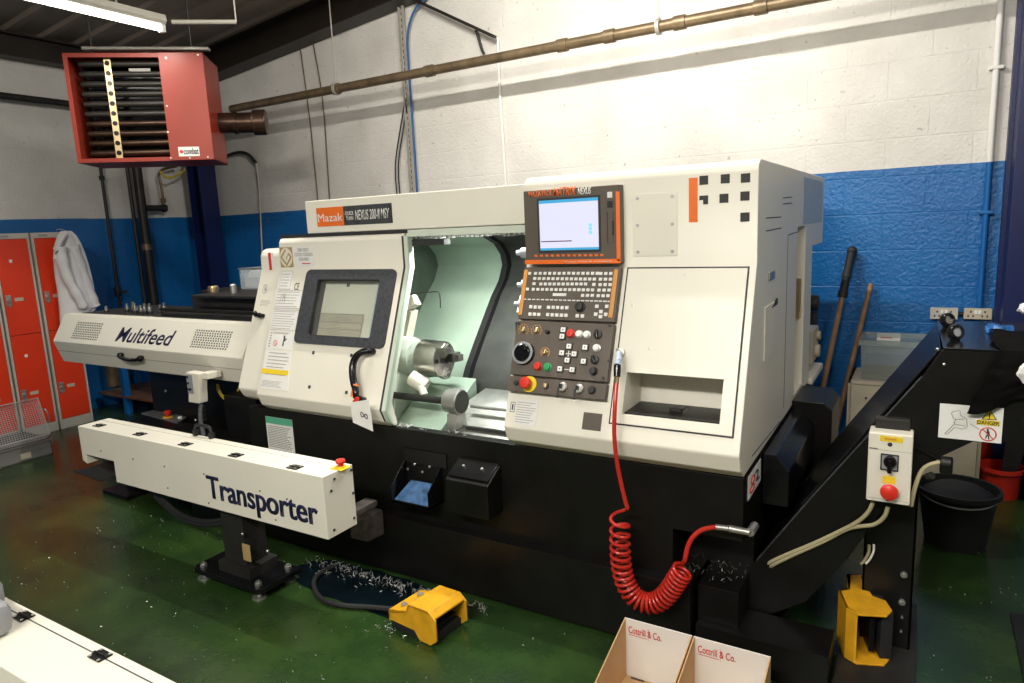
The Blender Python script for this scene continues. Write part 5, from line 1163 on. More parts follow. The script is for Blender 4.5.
# isolator box
YB = 2.375
FQ = Fr((0, YB, 0), (1, 0, 0), (0, 0, 1))
d = avg(FQ, (868.5, 431), (914.5, 437.5), (909, 506.5), (866, 500))
sb = obj('switch_box', MB().box(d[0], d[1], YB, CY0, d[2], d[3], .006), M['cream2'], cv)
w_, h_ = d[1]-d[0], d[3]-d[2]
obj('switch_box_back', MB().box(d[0]+.015, d[1]-.01, CY0-.03, CY0+.002, d[3]-.01, d[3]+.035, .004), M['dark'], cv)
obj('box_seam', MB().box(d[0]+.004, d[1]-.004, d[3]-h_*.24, d[3]-h_*.236, 0, .0006, 0, FQ).box(d[0]+.004, d[1]-.004, d[2]+h_*.05, d[2]+h_*.054, 0, .0006, 0, FQ), M['inkgrey'], sb)
y1 = avg(FQ, (880, 435), (903, 438), (903, 443), (880, 441)); yl = obj('yellow_label', MB().box(*y1, 0, .0012, 0, FQ), M['yelbr'], sb)
mb = MB(); rows(mb, FQ, y1[0]+.012, y1[1]-.012, y1[2]+.004, y1[3]-.004, 1, .0012, .6); obj('small_print', mb, M['brass'], sb)
y2 = avg(FQ, (883, 475.5), (896, 477), (895, 484), (882, 483)); obj('yellow_label', MB().box(*y2, 0, .0012, 0, FQ), M['yelbr'], sb)
mb = MB(); rows(mb, FQ, d[0]+.004, d[0]+w_*.28, d[3]-h_*.235, d[3]-h_*.215, 1, .0006, .6); obj('maker_print', mb, M['ink'], sb)
a = FQ.uv(890, 444.5); obj('lock_hole', MB().cyl(FQ.pt(a[0], a[1], -.001), FQ.pt(a[0], a[1], .0015), .007, n=12), M['ink'], sb)
p4 = avg(FQ, (881, 453), (899.5, 455), (898, 471.5), (880, 469))
obj('switch_plate', MB().box(*p4, 0, .004, .001, FQ).frame(p4[0], p4[1], p4[2], p4[3], .004, .004, .0055, FQ, 1), [M['grey'], M['ink']], sb)
a = FQ.uv(890, 461); ks = obj('isolator_knob', MB().lathe([(.0185, .004), (.0185, .012), (.017, .02), (0, .02)], FQ.pt(*a), FQ.w).box(a[0]-.0065, a[0]+.0065, a[1]-.034, a[1]+.01, .012, .028, .004, FQ), M['blackgl'], sb)
a = FQ.uv(889.5, 490); obj('emergency_stop', MB().lathe([(.014, 0), (.014, .012), (.023, .014), (.0265, .022), (.024, .03), (.014, .035), (0, .036)], FQ.pt(*a), FQ.w, n=28), M['red'], sb, label='red mushroom stop button')
a = FQ.uv(887.5, 499.5); obj('lock_hole', MB().cyl(FQ.pt(a[0], a[1], -.001), FQ.pt(a[0], a[1], .0015), .005, n=10), M['ink'], sb)
# cables from the box
c1 = [at(x, y, 'Y', Y) for x, y, Y in ((873, 502, 2.42), (869, 512, 2.42), (858, 522, 2.43), (840, 531, 2.44), (815, 543, 2.45), (790, 553, 2.45), (770, 562, 2.45), (764, 567, 2.5))]
c2 = [at(x, y, 'Y', Y) for x, y, Y in ((888, 507, 2.42), (885, 517, 2.42), (875, 525, 2.43), (862, 526, 2.43), (848, 528, 2.44), (825, 541, 2.45), (795, 554, 2.45), (772, 565, 2.45), (766, 570, 2.5))]
c3 = [at(x, y, 'Y', Y) for x, y, Y in ((911, 506, 2.43), (914, 490, 2.43), (921, 470, 2.44), (930, 464, 2.44), (941, 462, 2.44))]
for c in (c1, c2, c3): obj('cable', MB().tube(c, .0068, smooth=2), M['cable'], cv)
g = c3[-1]; obj('cable_gland', MB().cyl(g, (g.x+.025, g.y, g.z), .016, n=12).cyl(c3[2]+V((.02, 0, -.02)), c3[2]+V((.03, -.01, -.01)), .012), M['dark'], cv)
wc = [at(x, y, 'Y', 2.58) for x, y in ((869, 545), (869, 552), (865, 560), (861, 564))]
obj('cable', MB().tube(wc, .005, smooth=2), M['cable'], cv)
obj('cable', MB().tube([p+V((.015, 0, .005)) for p in wc], .004, smooth=2), M['paper'], cv)
# danger sign on the head
FC = Fr((0, CY0, 0), (1, 0, 0), (0, 0, 1))
d = avg(FC, (940, 403), (1004, 408.5), (1001, 443.5), (938, 437))
sg = obj('danger_sign', MB().box(*d, 0, .002, 0, FC), M['paper'], cv, label='white sign with danger triangle and ban symbol')
U = lambda x, y: FC.uv(900+x*.1464, 380+y*.1464)
a, b = U(527, 303), U(680, 275)
text('lettering', 'DANGER', FC, (a[0], b[0], U(600, 303)[1], U(600, 278)[1]), M['ink'], sg, .0034, bold=.02, th=.0004)
obj('word_field', MB().box(a[0]-.002, b[0]+.002, U(600, 308)[1], U(600, 274)[1], .002, .003, 0, FC), M['yelbr'], sg)
t0, t1, t2 = U(613, 200), U(660, 272), U(560, 266)
def tri(mb, k, h0, h1, mi=0):
    c_ = ((t0[0]+t1[0]+t2[0])/3, (t0[1]+t1[1]+t2[1])/3)
    return mb.prism([(c_[0]+(p[0]-c_[0])*k, c_[1]+(p[1]-c_[1])*k) for p in (t0, t1, t2)], 'Z', h0, h1, 0, FC, mi)
tm_ = tri(tri(MB(), 1.08, .002, .0026), .86, .0026, .0032, 1)
c_ = ((t0[0]+t1[0]+t2[0])/3, (t0[1]+t1[1]+t2[1])/3)
tm_.box(c_[0]-.0016, c_[0]+.0016, c_[1]-.004, c_[1]+.011, .0032, .0038, 0, FC).box(c_[0]-.0016, c_[0]+.0016, c_[1]-.009, c_[1]-.006, .0032, .0038, 0, FC)
obj('warning_triangle', tm_, [M['ink'], M['yelbr']], sg)
rc = U(600, 368); rr = (U(660, 370)[0]-U(540, 366)[0])/2
bn = MB().tube([FC.pt(rc[0]+rr*.93*math.cos(k*PI/14), rc[1]+rr*.93*math.sin(k*PI/14), .003) for k in range(28)], .0018, n=5, closed=True).tube([FC.pt(rc[0]-rr*.65, rc[1]+rr*.65, .003), FC.pt(rc[0]+rr*.65, rc[1]-rr*.65, .003)], .0016, n=5)
obj('ban_ring', bn, M['paperred'], sg)
obj('walker_figure', MB().cyl(FC.pt(rc[0]-.001, rc[1]+rr*.6, .002), FC.pt(rc[0]-.001, rc[1]+rr*.6, .0032), rr*.14, n=10).prism([(rc[0]+x*rr, rc[1]+y*rr) for x, y in ((-.16, .42), (.14, .42), (.2, .05), (.3, -.2), (.18, -.22), (.1, -.05), (.22, -.75), (.08, -.75), (-.02, -.2), (-.2, -.7), (-.32, -.62), (-.12, -.05))], 'Z', .002, .003, 0, FC), M['ink'], sg)
hm = MB()
def stroke(pts): hm.tube([FC.pt(*U(*p), .0026) for p in pts], .0011, n=5)
stroke([(305, 365), (370, 300), (440, 312), (455, 330), (420, 333), (375, 322), (320, 370), (305, 365)]); stroke([(365, 212), (410, 208), (412, 238), (455, 265), (458, 320)]); stroke([(350, 225), (365, 262), (380, 270), (440, 265)]); stroke([(365, 212), (350, 225)]); stroke([(365, 285), (375, 300)]); stroke([(480, 297), (540, 335)]); stroke([(380, 262), (372, 290)])
obj('hand_drawing', hm, M['inkgrey'], sg)
# --------------------------------------- black cloth over the conveyor head
def clothf(u, v):
    # u along the conveyor, v from the back of the lid over the front edge and down
    x = .10+.62*u
    lft = at(984, 346, 'Z', HT).x
    top = .30; front = .20+.04*math.sin(u*9)
    xl = .205+.02*noise.noise(V((v*5, 1, 0)))-(.065*max(0, v-.5)*2)
    x = xl+(.74-xl)*u
    n_ = noise.noise(V((x*9, v*6, 2.3)))*.014+noise.noise(V((x*24, v*14, 7)))*.006
    if v < .5:
        y = CY0+.34-(.34+.02)*(v/.5)*1.0
        z = HT+.016+n_+.085*math.exp(-((y-2.66)/.09)**2)*(.7+.3*math.sin(x*19))*max(0, min(1, (u-.1)*5))
        return V((x, y, z))
    s = (v-.5)/.5
    drop = .185+.018*math.sin(u*9+2.2)+.012*math.sin(u*21)-.02*min(1, u*5)
    return V((x, CY0-.024-abs(n_)*1.2-.012*math.sin(s*3), HT+.012-drop*s))
cl = MB().grid(clothf, 40, 36, th=-.004)
tag(obj('black_cloth', cl, M['cloth']), 'crumpled black cloth draped over the conveyor head at the right edge', 'cloth')
def lump(c, r, sc, seed, amp=.25):
    t = bmesh.new(); bmesh.ops.create_icosphere(t, subdivisions=4, radius=1)
    for v in t.verts:
        d_ = v.co.normalized(); k = 1+amp*noise.noise(d_*2.2+V((seed, 0, 0)))+amp*.4*noise.noise(d_*6+V((0, seed, 0)))
        v.co = V((d_.x*sc[0], d_.y*sc[1], d_.z*sc[2]))*r*k+V(c)
    return t
a = at(1003, 336, 'Y', 2.62)
def addt(t): m_ = MB(); m_._add(t); return m_
a = at(1012, 340, 'Z', HT+.05)
# white bits lying in the cloth
a = at(1022, 372, 'Y', CY0-.04); tag(obj('rag', addt(lump((a.x+.012, CY0-.052, a.z), .024, (1, .5, 1.2), 3)), M['coat']), 'small white rag tucked in the front fold of the black cloth', 'rag')
a = at(1021, 317, 'Y', 2.7); tag(obj('rag', addt(lump((a.x+.028, 2.72, HT+.10), .03, (1.2, 1, .7), 5)), M['coat']), 'small white rag lying on top of the black cloth', 'rag')
# blue glove
a = at(990, 329, 'Z', HT+.02); b = at(1006, 327, 'Z', HT+.02)
gl = MB().grid(lambda u, v: V((a.x-.01+.075*u, a.y-.03+.07*v+.008*math.sin(u*9), HT+.016+.022*math.sin(PI*v)*(1-.3*u)+.006*noise.noise(V((u*6, v*6, 1))))), 14, 8, th=-.003)
gl.box(a.x-.012, a.x-.004, a.y-.03, a.y+.04, HT+.009, HT+.026, .003)
tag(obj('rubber_glove', gl, M['blue']), 'bright blue rubber glove on the conveyor lid beside the cloth', 'glove')
# two black ring clips standing on the lid
for k, ((x, y), lab) in enumerate((((947, 320), 'black ring clip standing on the conveyor lid, rear one of two'), ((955, 333), 'black ring clip standing on the conveyor lid, front one of two'))):
    p = at(x, y+7, 'Z', HT+.008); c = V((p.x, p.y, HT+.008+.026))
    t = thing('ring_clip', (c.x, c.y, HT+.008), lab, 'clip')
    ax_ = V((.55, -.75, .25)).normalized()
    obj('ring', MB().lathe([(.016, -.012), (.022, -.012), (.0255, -.006), (.0255, .007), (.022, .012), (.016, .012), (.016, -.012)], c, ax_, n=28), M['blackgl'], t)
    obj('lens', MB().cyl(c-ax_*.004, c+ax_*.004, .0165, n=24), M['steel' if k == 0 else 'grey'], t)
    obj('foot', MB().box(c.x-.014, c.x+.014, c.y-.012, c.y+.012, HT+.008, HT+.016, .002), M['blackgl'], t)

# ======================================================== RED COILED AIR HOSE
HK = at(619, 353, 'Y', 2.28)
gunY = 2.235
gu = [at(619, 352, 'Y', 2.30), at(618.5, 361, 'Y', 2.272), at(617.5, 365, 'Y', 2.262), at(617, 377, 'Y', 2.245), at(616.5, 383, 'Y', 2.238)]
ag = thing('air_gun', gu[-1], 'red coiled air hose with blow gun hanging from the cabinet front', 'air hose')
obj('nozzle_hook', MB().tube([FS.pt(*FS.uv(618, 350), 0), FS.pt(*FS.uv(619, 350), .02), FS.pt(*FS.uv(621, 352), .03), gu[0]], .005, smooth=1, n=8).cyl(FS.pt(*FS.uv(622, 353), 0), FS.pt(*FS.uv(622, 353), .02), .016, n=16), M['satin'], ag)
obj('blue_grip', MB().cyl(gu[0], gu[1], .009, .012, n=14).cyl(gu[1], gu[2], .013, n=14), M['scrblue2'] if 'scrblue2' in M else M['sidedim'], ag)
obj('black_body', MB().cyl(gu[2], gu[3], .0135, .0125, n=14, bev=.002), M['blackgl'], ag)
obj('brass_end', MB().cyl(gu[3], gu[4], .009, n=8), M['brassm'], ag)
YH = 2.19
path = [gu[4], at(614.5, 410, 'Y', 2.2), at(614, 440, 'Y', 2.19), at(618, 470, 'Y', 2.2), at(625, 500, 'Y', 2.2), at(627.5, 508, 'Y', 2.2)]
hs = MB(); hs.tube(path, .0078, smooth=2, n=10)
obj('hose_run', hs, M['redhose'], ag)
ctr = [(620, 512), (620, 530), (620, 548), (621, 564), (624, 580), (631, 594), (642, 603), (655, 604), (666, 596), (675, 583), (683, 570)]
cp = [at(x, y, 'Y', 2.2) for x, y in ctr]
for _ in range(3):
    q = [cp[0]]
    for a, b in zip(cp, cp[1:]): q += [a.lerp(b, .25), a.lerp(b, .75)]
    cp = q+[cp[-1]]
seg = [0]
for a, b in zip(cp, cp[1:]): seg.append(seg[-1]+(b-a).length)
turns = 26; NN = turns*16; cpts = []
def along(s):
    for i in range(len(seg)-1):
        if seg[i+1] >= s: 
            k = (s-seg[i])/max(1e-9, seg[i+1]-seg[i]); return cp[i].lerp(cp[i+1], k), (cp[i+1]-cp[i]).normalized()
    return cp[-1], (cp[-1]-cp[-2]).normalized()
ends = [path[-1]]
for i in range(NN+1):
    f_ = i/NN; f2 = f_**.72                      # stretched at the top, bunched at the bottom
    s = seg[-1]*(f2 if f2 < 1 else 1)
    c, tn = along(s); side = V((0, 1, 0)); bi = tn.cross(side).normalized(); an = 2*PI*turns*f_+1.2
    tl = side
    cpts.append(c+(bi*math.cos(an)+tl*math.sin(an))*.034)
obj('hose_coil', MB().tube([path[-1]]+cpts, .0062, n=8), M['redhose'], ag)
r2 = [cpts[-1]]+[at(x, y, 'Y', Y) for x, y, Y in ((685, 560, 2.21), (687, 548, 2.22), (692, 537, 2.23), (702, 529, 2.25), (716, 527, 2.26))]
obj('hose_run', MB().tube(r2, .0085, smooth=2, n=10), M['redhose'], ag)
f0, f1, f2_, f3 = at(716, 527, 'Y', 2.26), at(729, 528.5, 'Y', 2.26), at(750, 532.5, 'Y', 2.265), at(753, 529, 'Y', 2.30)
obj('coupling', MB().cyl(f0, f1, .0105, n=12, bev=.002).cyl(f1, f2_, .013, .0115, n=12, bev=.002).cyl(f2_, (f3.x, 2.33, f3.z), .015, n=8), M['satin'], ag)

# ============================================================= FOOT SWITCHES
def foot_switch(T, label, cable=None):
    o = T @ V((0, 0, 0))
    t = thing('foot_switch', o, label, 'foot switch')
    # yellow guard: low rear cap, taller arched hood with side cheeks; faces +y locally
    g = MB()
    w2 = .085
    g.prism([(-.13, .055), (-.13, .075), (-.035, .098), (-.02, .13), (.085, .135), (.11, .115), (.11, .108), (.082, .127), (-.012, .122), (-.027, .09), (-.12, .062), (-.12, .04)], 'X', -w2, w2, .002, T)
    for s_ in (-1, 1):
        x0, x1 = sorted((s_*w2, s_*(w2-.007)))
        g.prism([(-.13, .035), (-.13, .075), (-.035, .098), (-.02, .13), (.085, .135), (.118, .11), (.118, .03), (.085, .004), (.03, .004), (.005, .035)], 'X', x0, x1, .002, T)
    g.box(-w2, w2, -.13, -.123, .03, .075, .002, T)
    obj('guard', g, M['yellow'], t)
    obj('base', MB().box(-.078, .078, -.125, .09, 0, .035, .004, T), M['rubber'], t)
    obj('treadle', MB().hexa([(-.06, -.04, .04), (.06, -.04, .04), (.06, .085, .05), (-.06, .085, .05), (-.06, -.04, .055), (.06, -.04, .055), (.06, .085, .066), (-.06, .085, .066)], .003, T), M['blackgl'], t)
    mb = MB()
    for (x, y) in ((-.04, -.085), (.045, -.085), (0, -.06)): mb.cyl((x, y, .086), (x, y, .094), .012, n=12, T=T)
    obj('cap_screws', mb, M['satin'], t)
    return t
# local +y of the switch points to the right of the picture and to the back
p = at(424, 626, 'Z', 0)
T1 = Matrix.Translation((-1.65, 1.985, 0)) @ Matrix.Rotation(math.radians(-97), 4, 'Z') @ Matrix.Diagonal((1.08, 1.08, 1.08, 1))
fs1 = foot_switch(T1, 'yellow guarded foot switch on the green floor in front of the lathe')
cb = [T1 @ V((0, -.12, .03))]+[at(x, y, 'Z', .015) for x, y in ((370, 607), (345, 606), (325, 602), (315, 592), (313, 580), (322, 571), (334, 566))]
obj('cable', MB().tube(cb, .011, smooth=2), M['rubber'], fs1)
p = at(862, 667, 'Z', 0.0)
pfl = at(856, 665, 'Z', .047); fd, fz = V((.35, -.937, 0)), V((-.937, -.35, 0)); fk_ = 1.13
fo = pfl-fd*.118*fk_-fz*.11*fk_; fo.z = .0475+.085*fk_
T2 = Matrix(((0, fd.x, fz.x, fo.x), (0, fd.y, fz.y, fo.y), (-1, 0, 0, fo.z), (0, 0, 0, 1))) @ Matrix.Scale(fk_, 4)
fs2 = foot_switch(T2, 'yellow guarded foot switch stood on end against the chip conveyor')
# ============================================================ CARDBOARD BINS
BY = 2.07
tl_, tm_, tr_ = at(625, 618, 'Y', BY), at(693, 635, 'Y', BY), at(771, 656, 'Y', BY)
bt = (tl_.z+tm_.z+tr_.z)/3
for k, (x0, x1, lab) in enumerate(((tl_.x, tm_.x-.002, 'open cardboard parts bin printed red on white, left of two beside the coiled hose'), (tm_.x+.003, tr_.x, 'open cardboard parts bin printed red on white, right of two'))):
    t = thing('parts_bin', ((x0+x1)/2, BY-.2, 0), lab, 'box', None)
    yf = BY-.44
    FBx = Fr((0, BY-.004, 0), (1, 0, 0), (0, 0, 1))
    bp = obj('back_panel', MB().box(x0, x1, BY-.004, BY, .0, bt, .001), M['cardwhite'], t)
    w_ = x1-x0
    text('lettering', 'Cottrill & Co.', FBx, (x0+w_*.06, x0+w_*.56, bt-.052, bt-.026), M['paperred'], bp, .0008, bold=.01)
    obj('logo_mark', MB().box(x0+w_*.36, x0+w_*.363, bt-.065, bt-.018, .0008, .0013, 0, FBx).box(x0+w_*.345, x0+w_*.378, bt-.034, bt-.032, .0008, .0013, 0, FBx).box(x0+w_*.06, x0+w_*.34, bt-.060, bt-.058, .0008, .0013, 0, FBx), M['paperred'], bp)
    for (a, b, mt) in ((x0, x0+.004, 'tan'), (x1-.004, x1, 'tan')):
        obj('side_panel', MB().prism([(BY-.004, 0), (BY-.004, bt), (yf, .09), (yf, 0)], 'X', a, b), M[mt], t)
    obj('bottom_panel', MB().box(x0+.004, x1-.004, yf, BY-.004, .0, .006), M['tan'], t)
    obj('front_panel', MB().box(x0+.004, x1-.004, yf, yf+.004, .006, .09), M['cardwhite'], t)
    obj('gusset', MB().hexa([(x1-.006, BY-.006, .006), (x1-.005, BY-.17, .006), (x1-.004, BY-.17, .006), (x1-.004, BY-.004, .006), (x1-.03, BY-.006, .01), (x1-.012, BY-.1, .03), (x1-.004, BY-.1, .12), (x1-.004, BY-.006, bt-.02)]), M['cardwhite'], t)
    if k == 0:
        for (a, b) in ((.1, .3), (.42, .7)): obj('tab_slot', MB().box(x0+w_*a, x0+w_*b, BY-.016, BY-.008, .006, .0072), M['ink'], t)
        for i, (dx, dy) in enumerate(((.115, -.09), (.095, -.1), (.135, -.105))):
            c = V((x0+dx, BY+dy, .0065)); o = MB().lathe([(.006, 0), (.011, 0), (.011, .012), (.006, .012), (.006, 0)], c, (0, 0, 1), n=14)
            tag(obj('metal_ring', o, M['steel']), '%s small turned metal ring lying in the left cardboard bin' % ('middle', 'left', 'right')[i], 'ring', 'turned rings in the cardboard bin')
# =================================================================== LOCKERS
LXF, LXB = -6.47, -6.93
def locker(y0, y1, label, sq_=True):
    t = thing('locker', ((LXF+LXB)/2, (y0+y1)/2, 0), label, 'locker', 'red lockers along the left wall')
    H = 1.72
    obj('carcass', MB().box(LXB, LXF-.02, y0+.004, y1-.004, 0, H, .004), M['lockgrey'], t)
    F = Fr((LXF, y0, 0), (0, 1, 0), (0, 0, 1)); w = y1-y0
    fr = MB().box(.004, .022, 0, H, -.02, 0, .002, F).box(w-.022, w-.004, 0, H, -.02, 0, .002, F).box(.022, w-.022, H-.045, H, -.02, 0, .002, F).box(.022, w-.022, 0, .085, -.02, 0, .002, F)
    obj('front_frame', fr, M['lockgrey'], t)
    obj('number_plate', MB().box(.06, .13, H-.034, H-.014, 0, .002, 0, F), M['grey'], t)
    for k, (z0, z1) in enumerate(((.088, .875), (.88, H-.048))):
        d = obj('door', MB().box(.024, w-.024, z0, z1, -.012, .004, .003, F), M['lockred'], t)
        zl = z0+(z1-z0)*(.36 if k == 0 else .37)
        obj('lock_plate', MB().box(.035, .075, zl-.045, zl+.045, .004, .01, .003, F).cyl((LXF+.01, y0+.055, zl), (LXF+.022, y0+.055, zl), .012, n=12).box(.05, .06, zl-.06, zl-.03, .01, .016, .001, F), M['satin'], d)
        obj('name_card', MB().box(.1, .165, zl-.012, zl+.016, .004, .006, 0, F), M['board'], d)
        if sq_: obj('square_sticker', MB().box(.105, .128, z1-.19, z1-.165, .004, .0055, 0, F), M['paper'], d)
    return t
lk = ('tall red locker with grey frame, cut off by the left edge', 'tall red locker with square white stickers behind the wire basket', 'tall red locker nearest the blue wall with the white coat hung on it')
locker(2.345, 2.625, lk[0], False); locker(2.632, 2.918, lk[1]); locker(2.928, 3.214, lk[2], False)
# white lab coat hung from the locker's corner
XC = -6.365
sil = [(231, 61, 71), (236, 57, 76), (244, 54.5, 80), (254, 54, 83.5), (264, 54, 87), (276, 55, 90), (288, 57, 93), (300, 58.5, 96), (306, 59, 99), (312, 59.5, 95), (318, 60, 84), (324, 61, 78)]
cm = bmesh.new(); rings = []
ncol = 36
for (y, xa, xb) in sil:
    a, b = at(xa, y, 'X', XC), at(xb, y, 'X', XC); c = (a+b)/2; hw_ = (b.y-a.y)/2; ring = []
    for k in range(ncol):
        an = 2*PI*k/ncol; f = 1+.10*math.sin(an*6+y*.02)+.05*math.sin(an*11+y*.03)
        dpt = .07*min(1, (y-226)/25)
        ring.append(cm.verts.new((XC+dpt*math.sin(an)*f+.008*noise.noise(V((an*3, y*.06, 0))), c.y+hw_*math.cos(an)*(1 if abs(math.cos(an)) > .9 else f*.97), c.z)))
    rings.append(ring)
for a, b in zip(rings, rings[1:]):
    for k in range(ncol): cm.faces.new((a[k], a[(k+1) % ncol], b[(k+1) % ncol], b[k]))
cm.faces.new(rings[0][::-1]); cm.faces.new(rings[-1])
m_ = MB(); m_._add(cm)
ctop = at(66, 231, 'X', XC)
ct = thing('lab_coat', at(70, 320, 'X', XC), 'white lab coat hanging on the corner of the right-hand locker', 'coat')
obj('coat_body', m_, M['coat'], ct)
sl = [at(x, y, 'X', XC+.09) for x, y in ((60, 247), (62, 262), (68, 280), (78, 296), (84, 308))]
obj('sleeve', MB().tube(sl, lambda k: .05-.012*k+.004*math.sin(k*30), n=14, smooth=2), M['coat'], ct)
sl = [at(x, y, 'X', XC+.03) for x, y in ((72, 246), (80, 268), (88, 290), (95, 306))]
obj('sleeve', MB().tube(sl, lambda k: .055-.012*k+.004*math.sin(k*26), n=14, smooth=2), M['coat'], ct)
a = at(60, 246, 'X', XC+.10); obj('collar', MB().tube([at(x, y, 'X', XC+.085) for x, y in ((66, 233), (61, 240), (57, 250), (55, 259))], .016, n=8, smooth=2), M['coat'], ct)
obj('pocket_clip', MB().tube([at(x, y, 'X', XC+.12) for x, y in ((61, 247), (58, 251), (55, 254))], .004, n=6, smooth=1), M['dark'], ct)
obj('coat_hook', MB().tube([(LXF-.01, ctop.y-.02, ctop.z+.015), (LXF+.04, ctop.y-.01, ctop.z+.02), (XC, ctop.y, ctop.z)], .005, smooth=1), M['satin'], ct)
# grey crate with two tilted wire trays
q = [at(x, y, 'Z', 0) for x, y in ((-14, 474), (53, 454))]
CX1 = q[1].x; CYa, CYb = q[0].y, q[1].y
zc = at(52, 437, 'Y', CYb).z; zc = .13
t = thing('crate', (CX1-.25, (CYa+CYb)/2, 0), 'grey plastic crate on the floor by the lockers under the wire tray', 'crate')
o = MB().box(CX1-.45, CX1, CYa, CYb, 0, .008).box(CX1-.006, CX1, CYa, CYb, 0, zc, .002).box(CX1-.45, CX1-.444, CYa, CYb, 0, zc).box(CX1-.45, CX1, CYb-.006, CYb, 0, zc).box(CX1-.45, CX1, CYa, CYa+.006, 0, zc)
obj('shell', o, M['crate'], t)
obj('rim', MB().frame(CX1-.46, CX1+.01, CYa-.01, CYb+.01, .02, zc-.012, zc), M['crate'], t)
g4 = at(26, 456, 'X', CX1); obj('crate_label', MB().box(CX1, CX1+.002, g4.y-.035, g4.y+.035, g4.z-.02, g4.z+.025), M['board'], t)
def wire_tray(c4, up, label, n1=26, n2=20, r=.0017):
    # c4: near-left, near-right, far-right, far-left corners of the mesh floor
    c4 = [V(p) for p in c4]; up = V(up)
    t = thing('wire_tray', (c4[0]+c4[2])/2, label, 'wire tray', None)
    rim = MB().tube([p+up for p in c4], .005, n=6, closed=True); rim.tube(c4, .004, n=6, closed=True)
    obj('rim_wire', rim, M['wire'], t)
    m = MB()
    for i in range(n1+1):
        f = i/n1; a, b = c4[0].lerp(c4[1], f), c4[3].lerp(c4[2], f); m.tube([a+up, a, b, b+up], r, n=4)
    for j in range(n2+1):
        f = j/n2; a, b = c4[0].lerp(c4[3], f), c4[1].lerp(c4[2], f); m.tube([a+up, a, b, b+up], r, n=4)
    for k in (.4, .75):
        for a, b in zip(c4, c4[1:]+c4[:1]): m.tube([a+up*k, b+up*k], r, n=4)
    obj('mesh', m, M['wire'], t)
    h = c4[1].lerp(c4[2], .5)+up; d = (c4[1]-c4[0]).normalized()
    e = (c4[2]-c4[1]).normalized()
    obj('handle', MB().tube([h-e*.06, h-e*.05+d*.03, h+e*.05+d*.03, h+e*.06], .005, smooth=1, n=6), M['steel'], t)
    return t
P3 = lambda x, y, X: at(x, y, 'X', X)
zb_ = zc+.008
wire_tray([(CX1-.01, CYa+.0, zb_), (CX1-.01, CYb-.02, zb_), (CX1-.18, CYb+.01, zb_+.26), (CX1-.18, CYa+.03, zb_+.26)], (.06, 0, .04), 'silver wire mesh tray leaning tilted on the grey crate')
# blue steel rack behind the bar feeder
rk = thing('steel_rack', (-5.6, 3.7, 0), 'blue steel rack with a brown shelf seen under the bar feeder', 'rack')
Yk = 3.5
xa, xb = at(102, 390, 'Y', Yk).x, at(126, 390, 'Y', Yk).x
xc = at(152, 390, 'Y', Yk+.0).x
zt_k = at(126, 362, 'Y', Yk).z; 
for (x, y) in ((xa, Yk+.45), (xb, Yk), (xc+.5, Yk), (xc+.5, Yk+.45)): obj('upright', MB().box(x-.028, x+.028, y-.028, y+.028, 0, .92, .004), M['bluedado'], rk)
zs = at(130, 396, 'Y', Yk).z
obj('shelf', MB().box(xa-.02, xc+.5, Yk-.03, Yk+.48, zs-.02, zs+.0, .003), M['wood2'], rk)
obj('top', MB().box(xa-.02, xc+.5, Yk-.03, Yk+.48, .92, .95, .003), M['bluedado'], rk)
obj('back_board', MB().box(xa, xc+.5, Yk+.46, Yk+.47, .2, .92), M['bluedado'], rk)
a = at(113, 388, 'Y', Yk+.2); tag(obj('drum', MB().lathe([(.10, 0), (.105, .01), (.105, .27), (.10, .28), (0, .28)], (a.x, Yk+.22, zs), n=24), M['pipe']), 'brown drum standing on the blue rack shelf', 'drum')
# ================================================== RIGHT BACKGROUND OBJECTS
def pole(b, t_, r, mat, label, nm='pole', top=None):
    t = thing(nm, b, label, 'pole')
    obj('shaft', MB().cyl(b, t_, r, r*.95, n=14), mat, t)
    if top: top(t, V(b), V(t_))
    return t
def btop(t, b, e):
    d = (e-b).normalized()
    obj('grip', MB().cyl(e-d*.30, e, .024, .027, n=16).sph(e, .031).cyl(e-d*.3, e-d*.26, .03, n=16).cyl(e-d*.17, e-d*.15, .03, n=16), M['rubber'], t)
pt_ = at(852, 251, 'Y', 4.84); pb_ = at(822, 392, 'Y', 4.60); d = (pt_-pb_); pb2 = pb_-d*(pb_.z/d.z)
pole((pb2.x, pb2.y, 0), pt_, .017, M['wood'], 'wooden pole with a black grip leaning on the blue wall', 'broom_pole', btop)
pt_ = at(871, 284, 'Y', 4.86); pb_ = at(843, 398, 'Y', 4.62); d = (pt_-pb_); pb2 = pb_-d*(pb_.z/d.z)
pole((pb2.x, pb2.y, 0), pt_, .016, M['wood'], 'plain wooden handle leaning on the blue wall, shorter of the two', 'broom_pole')
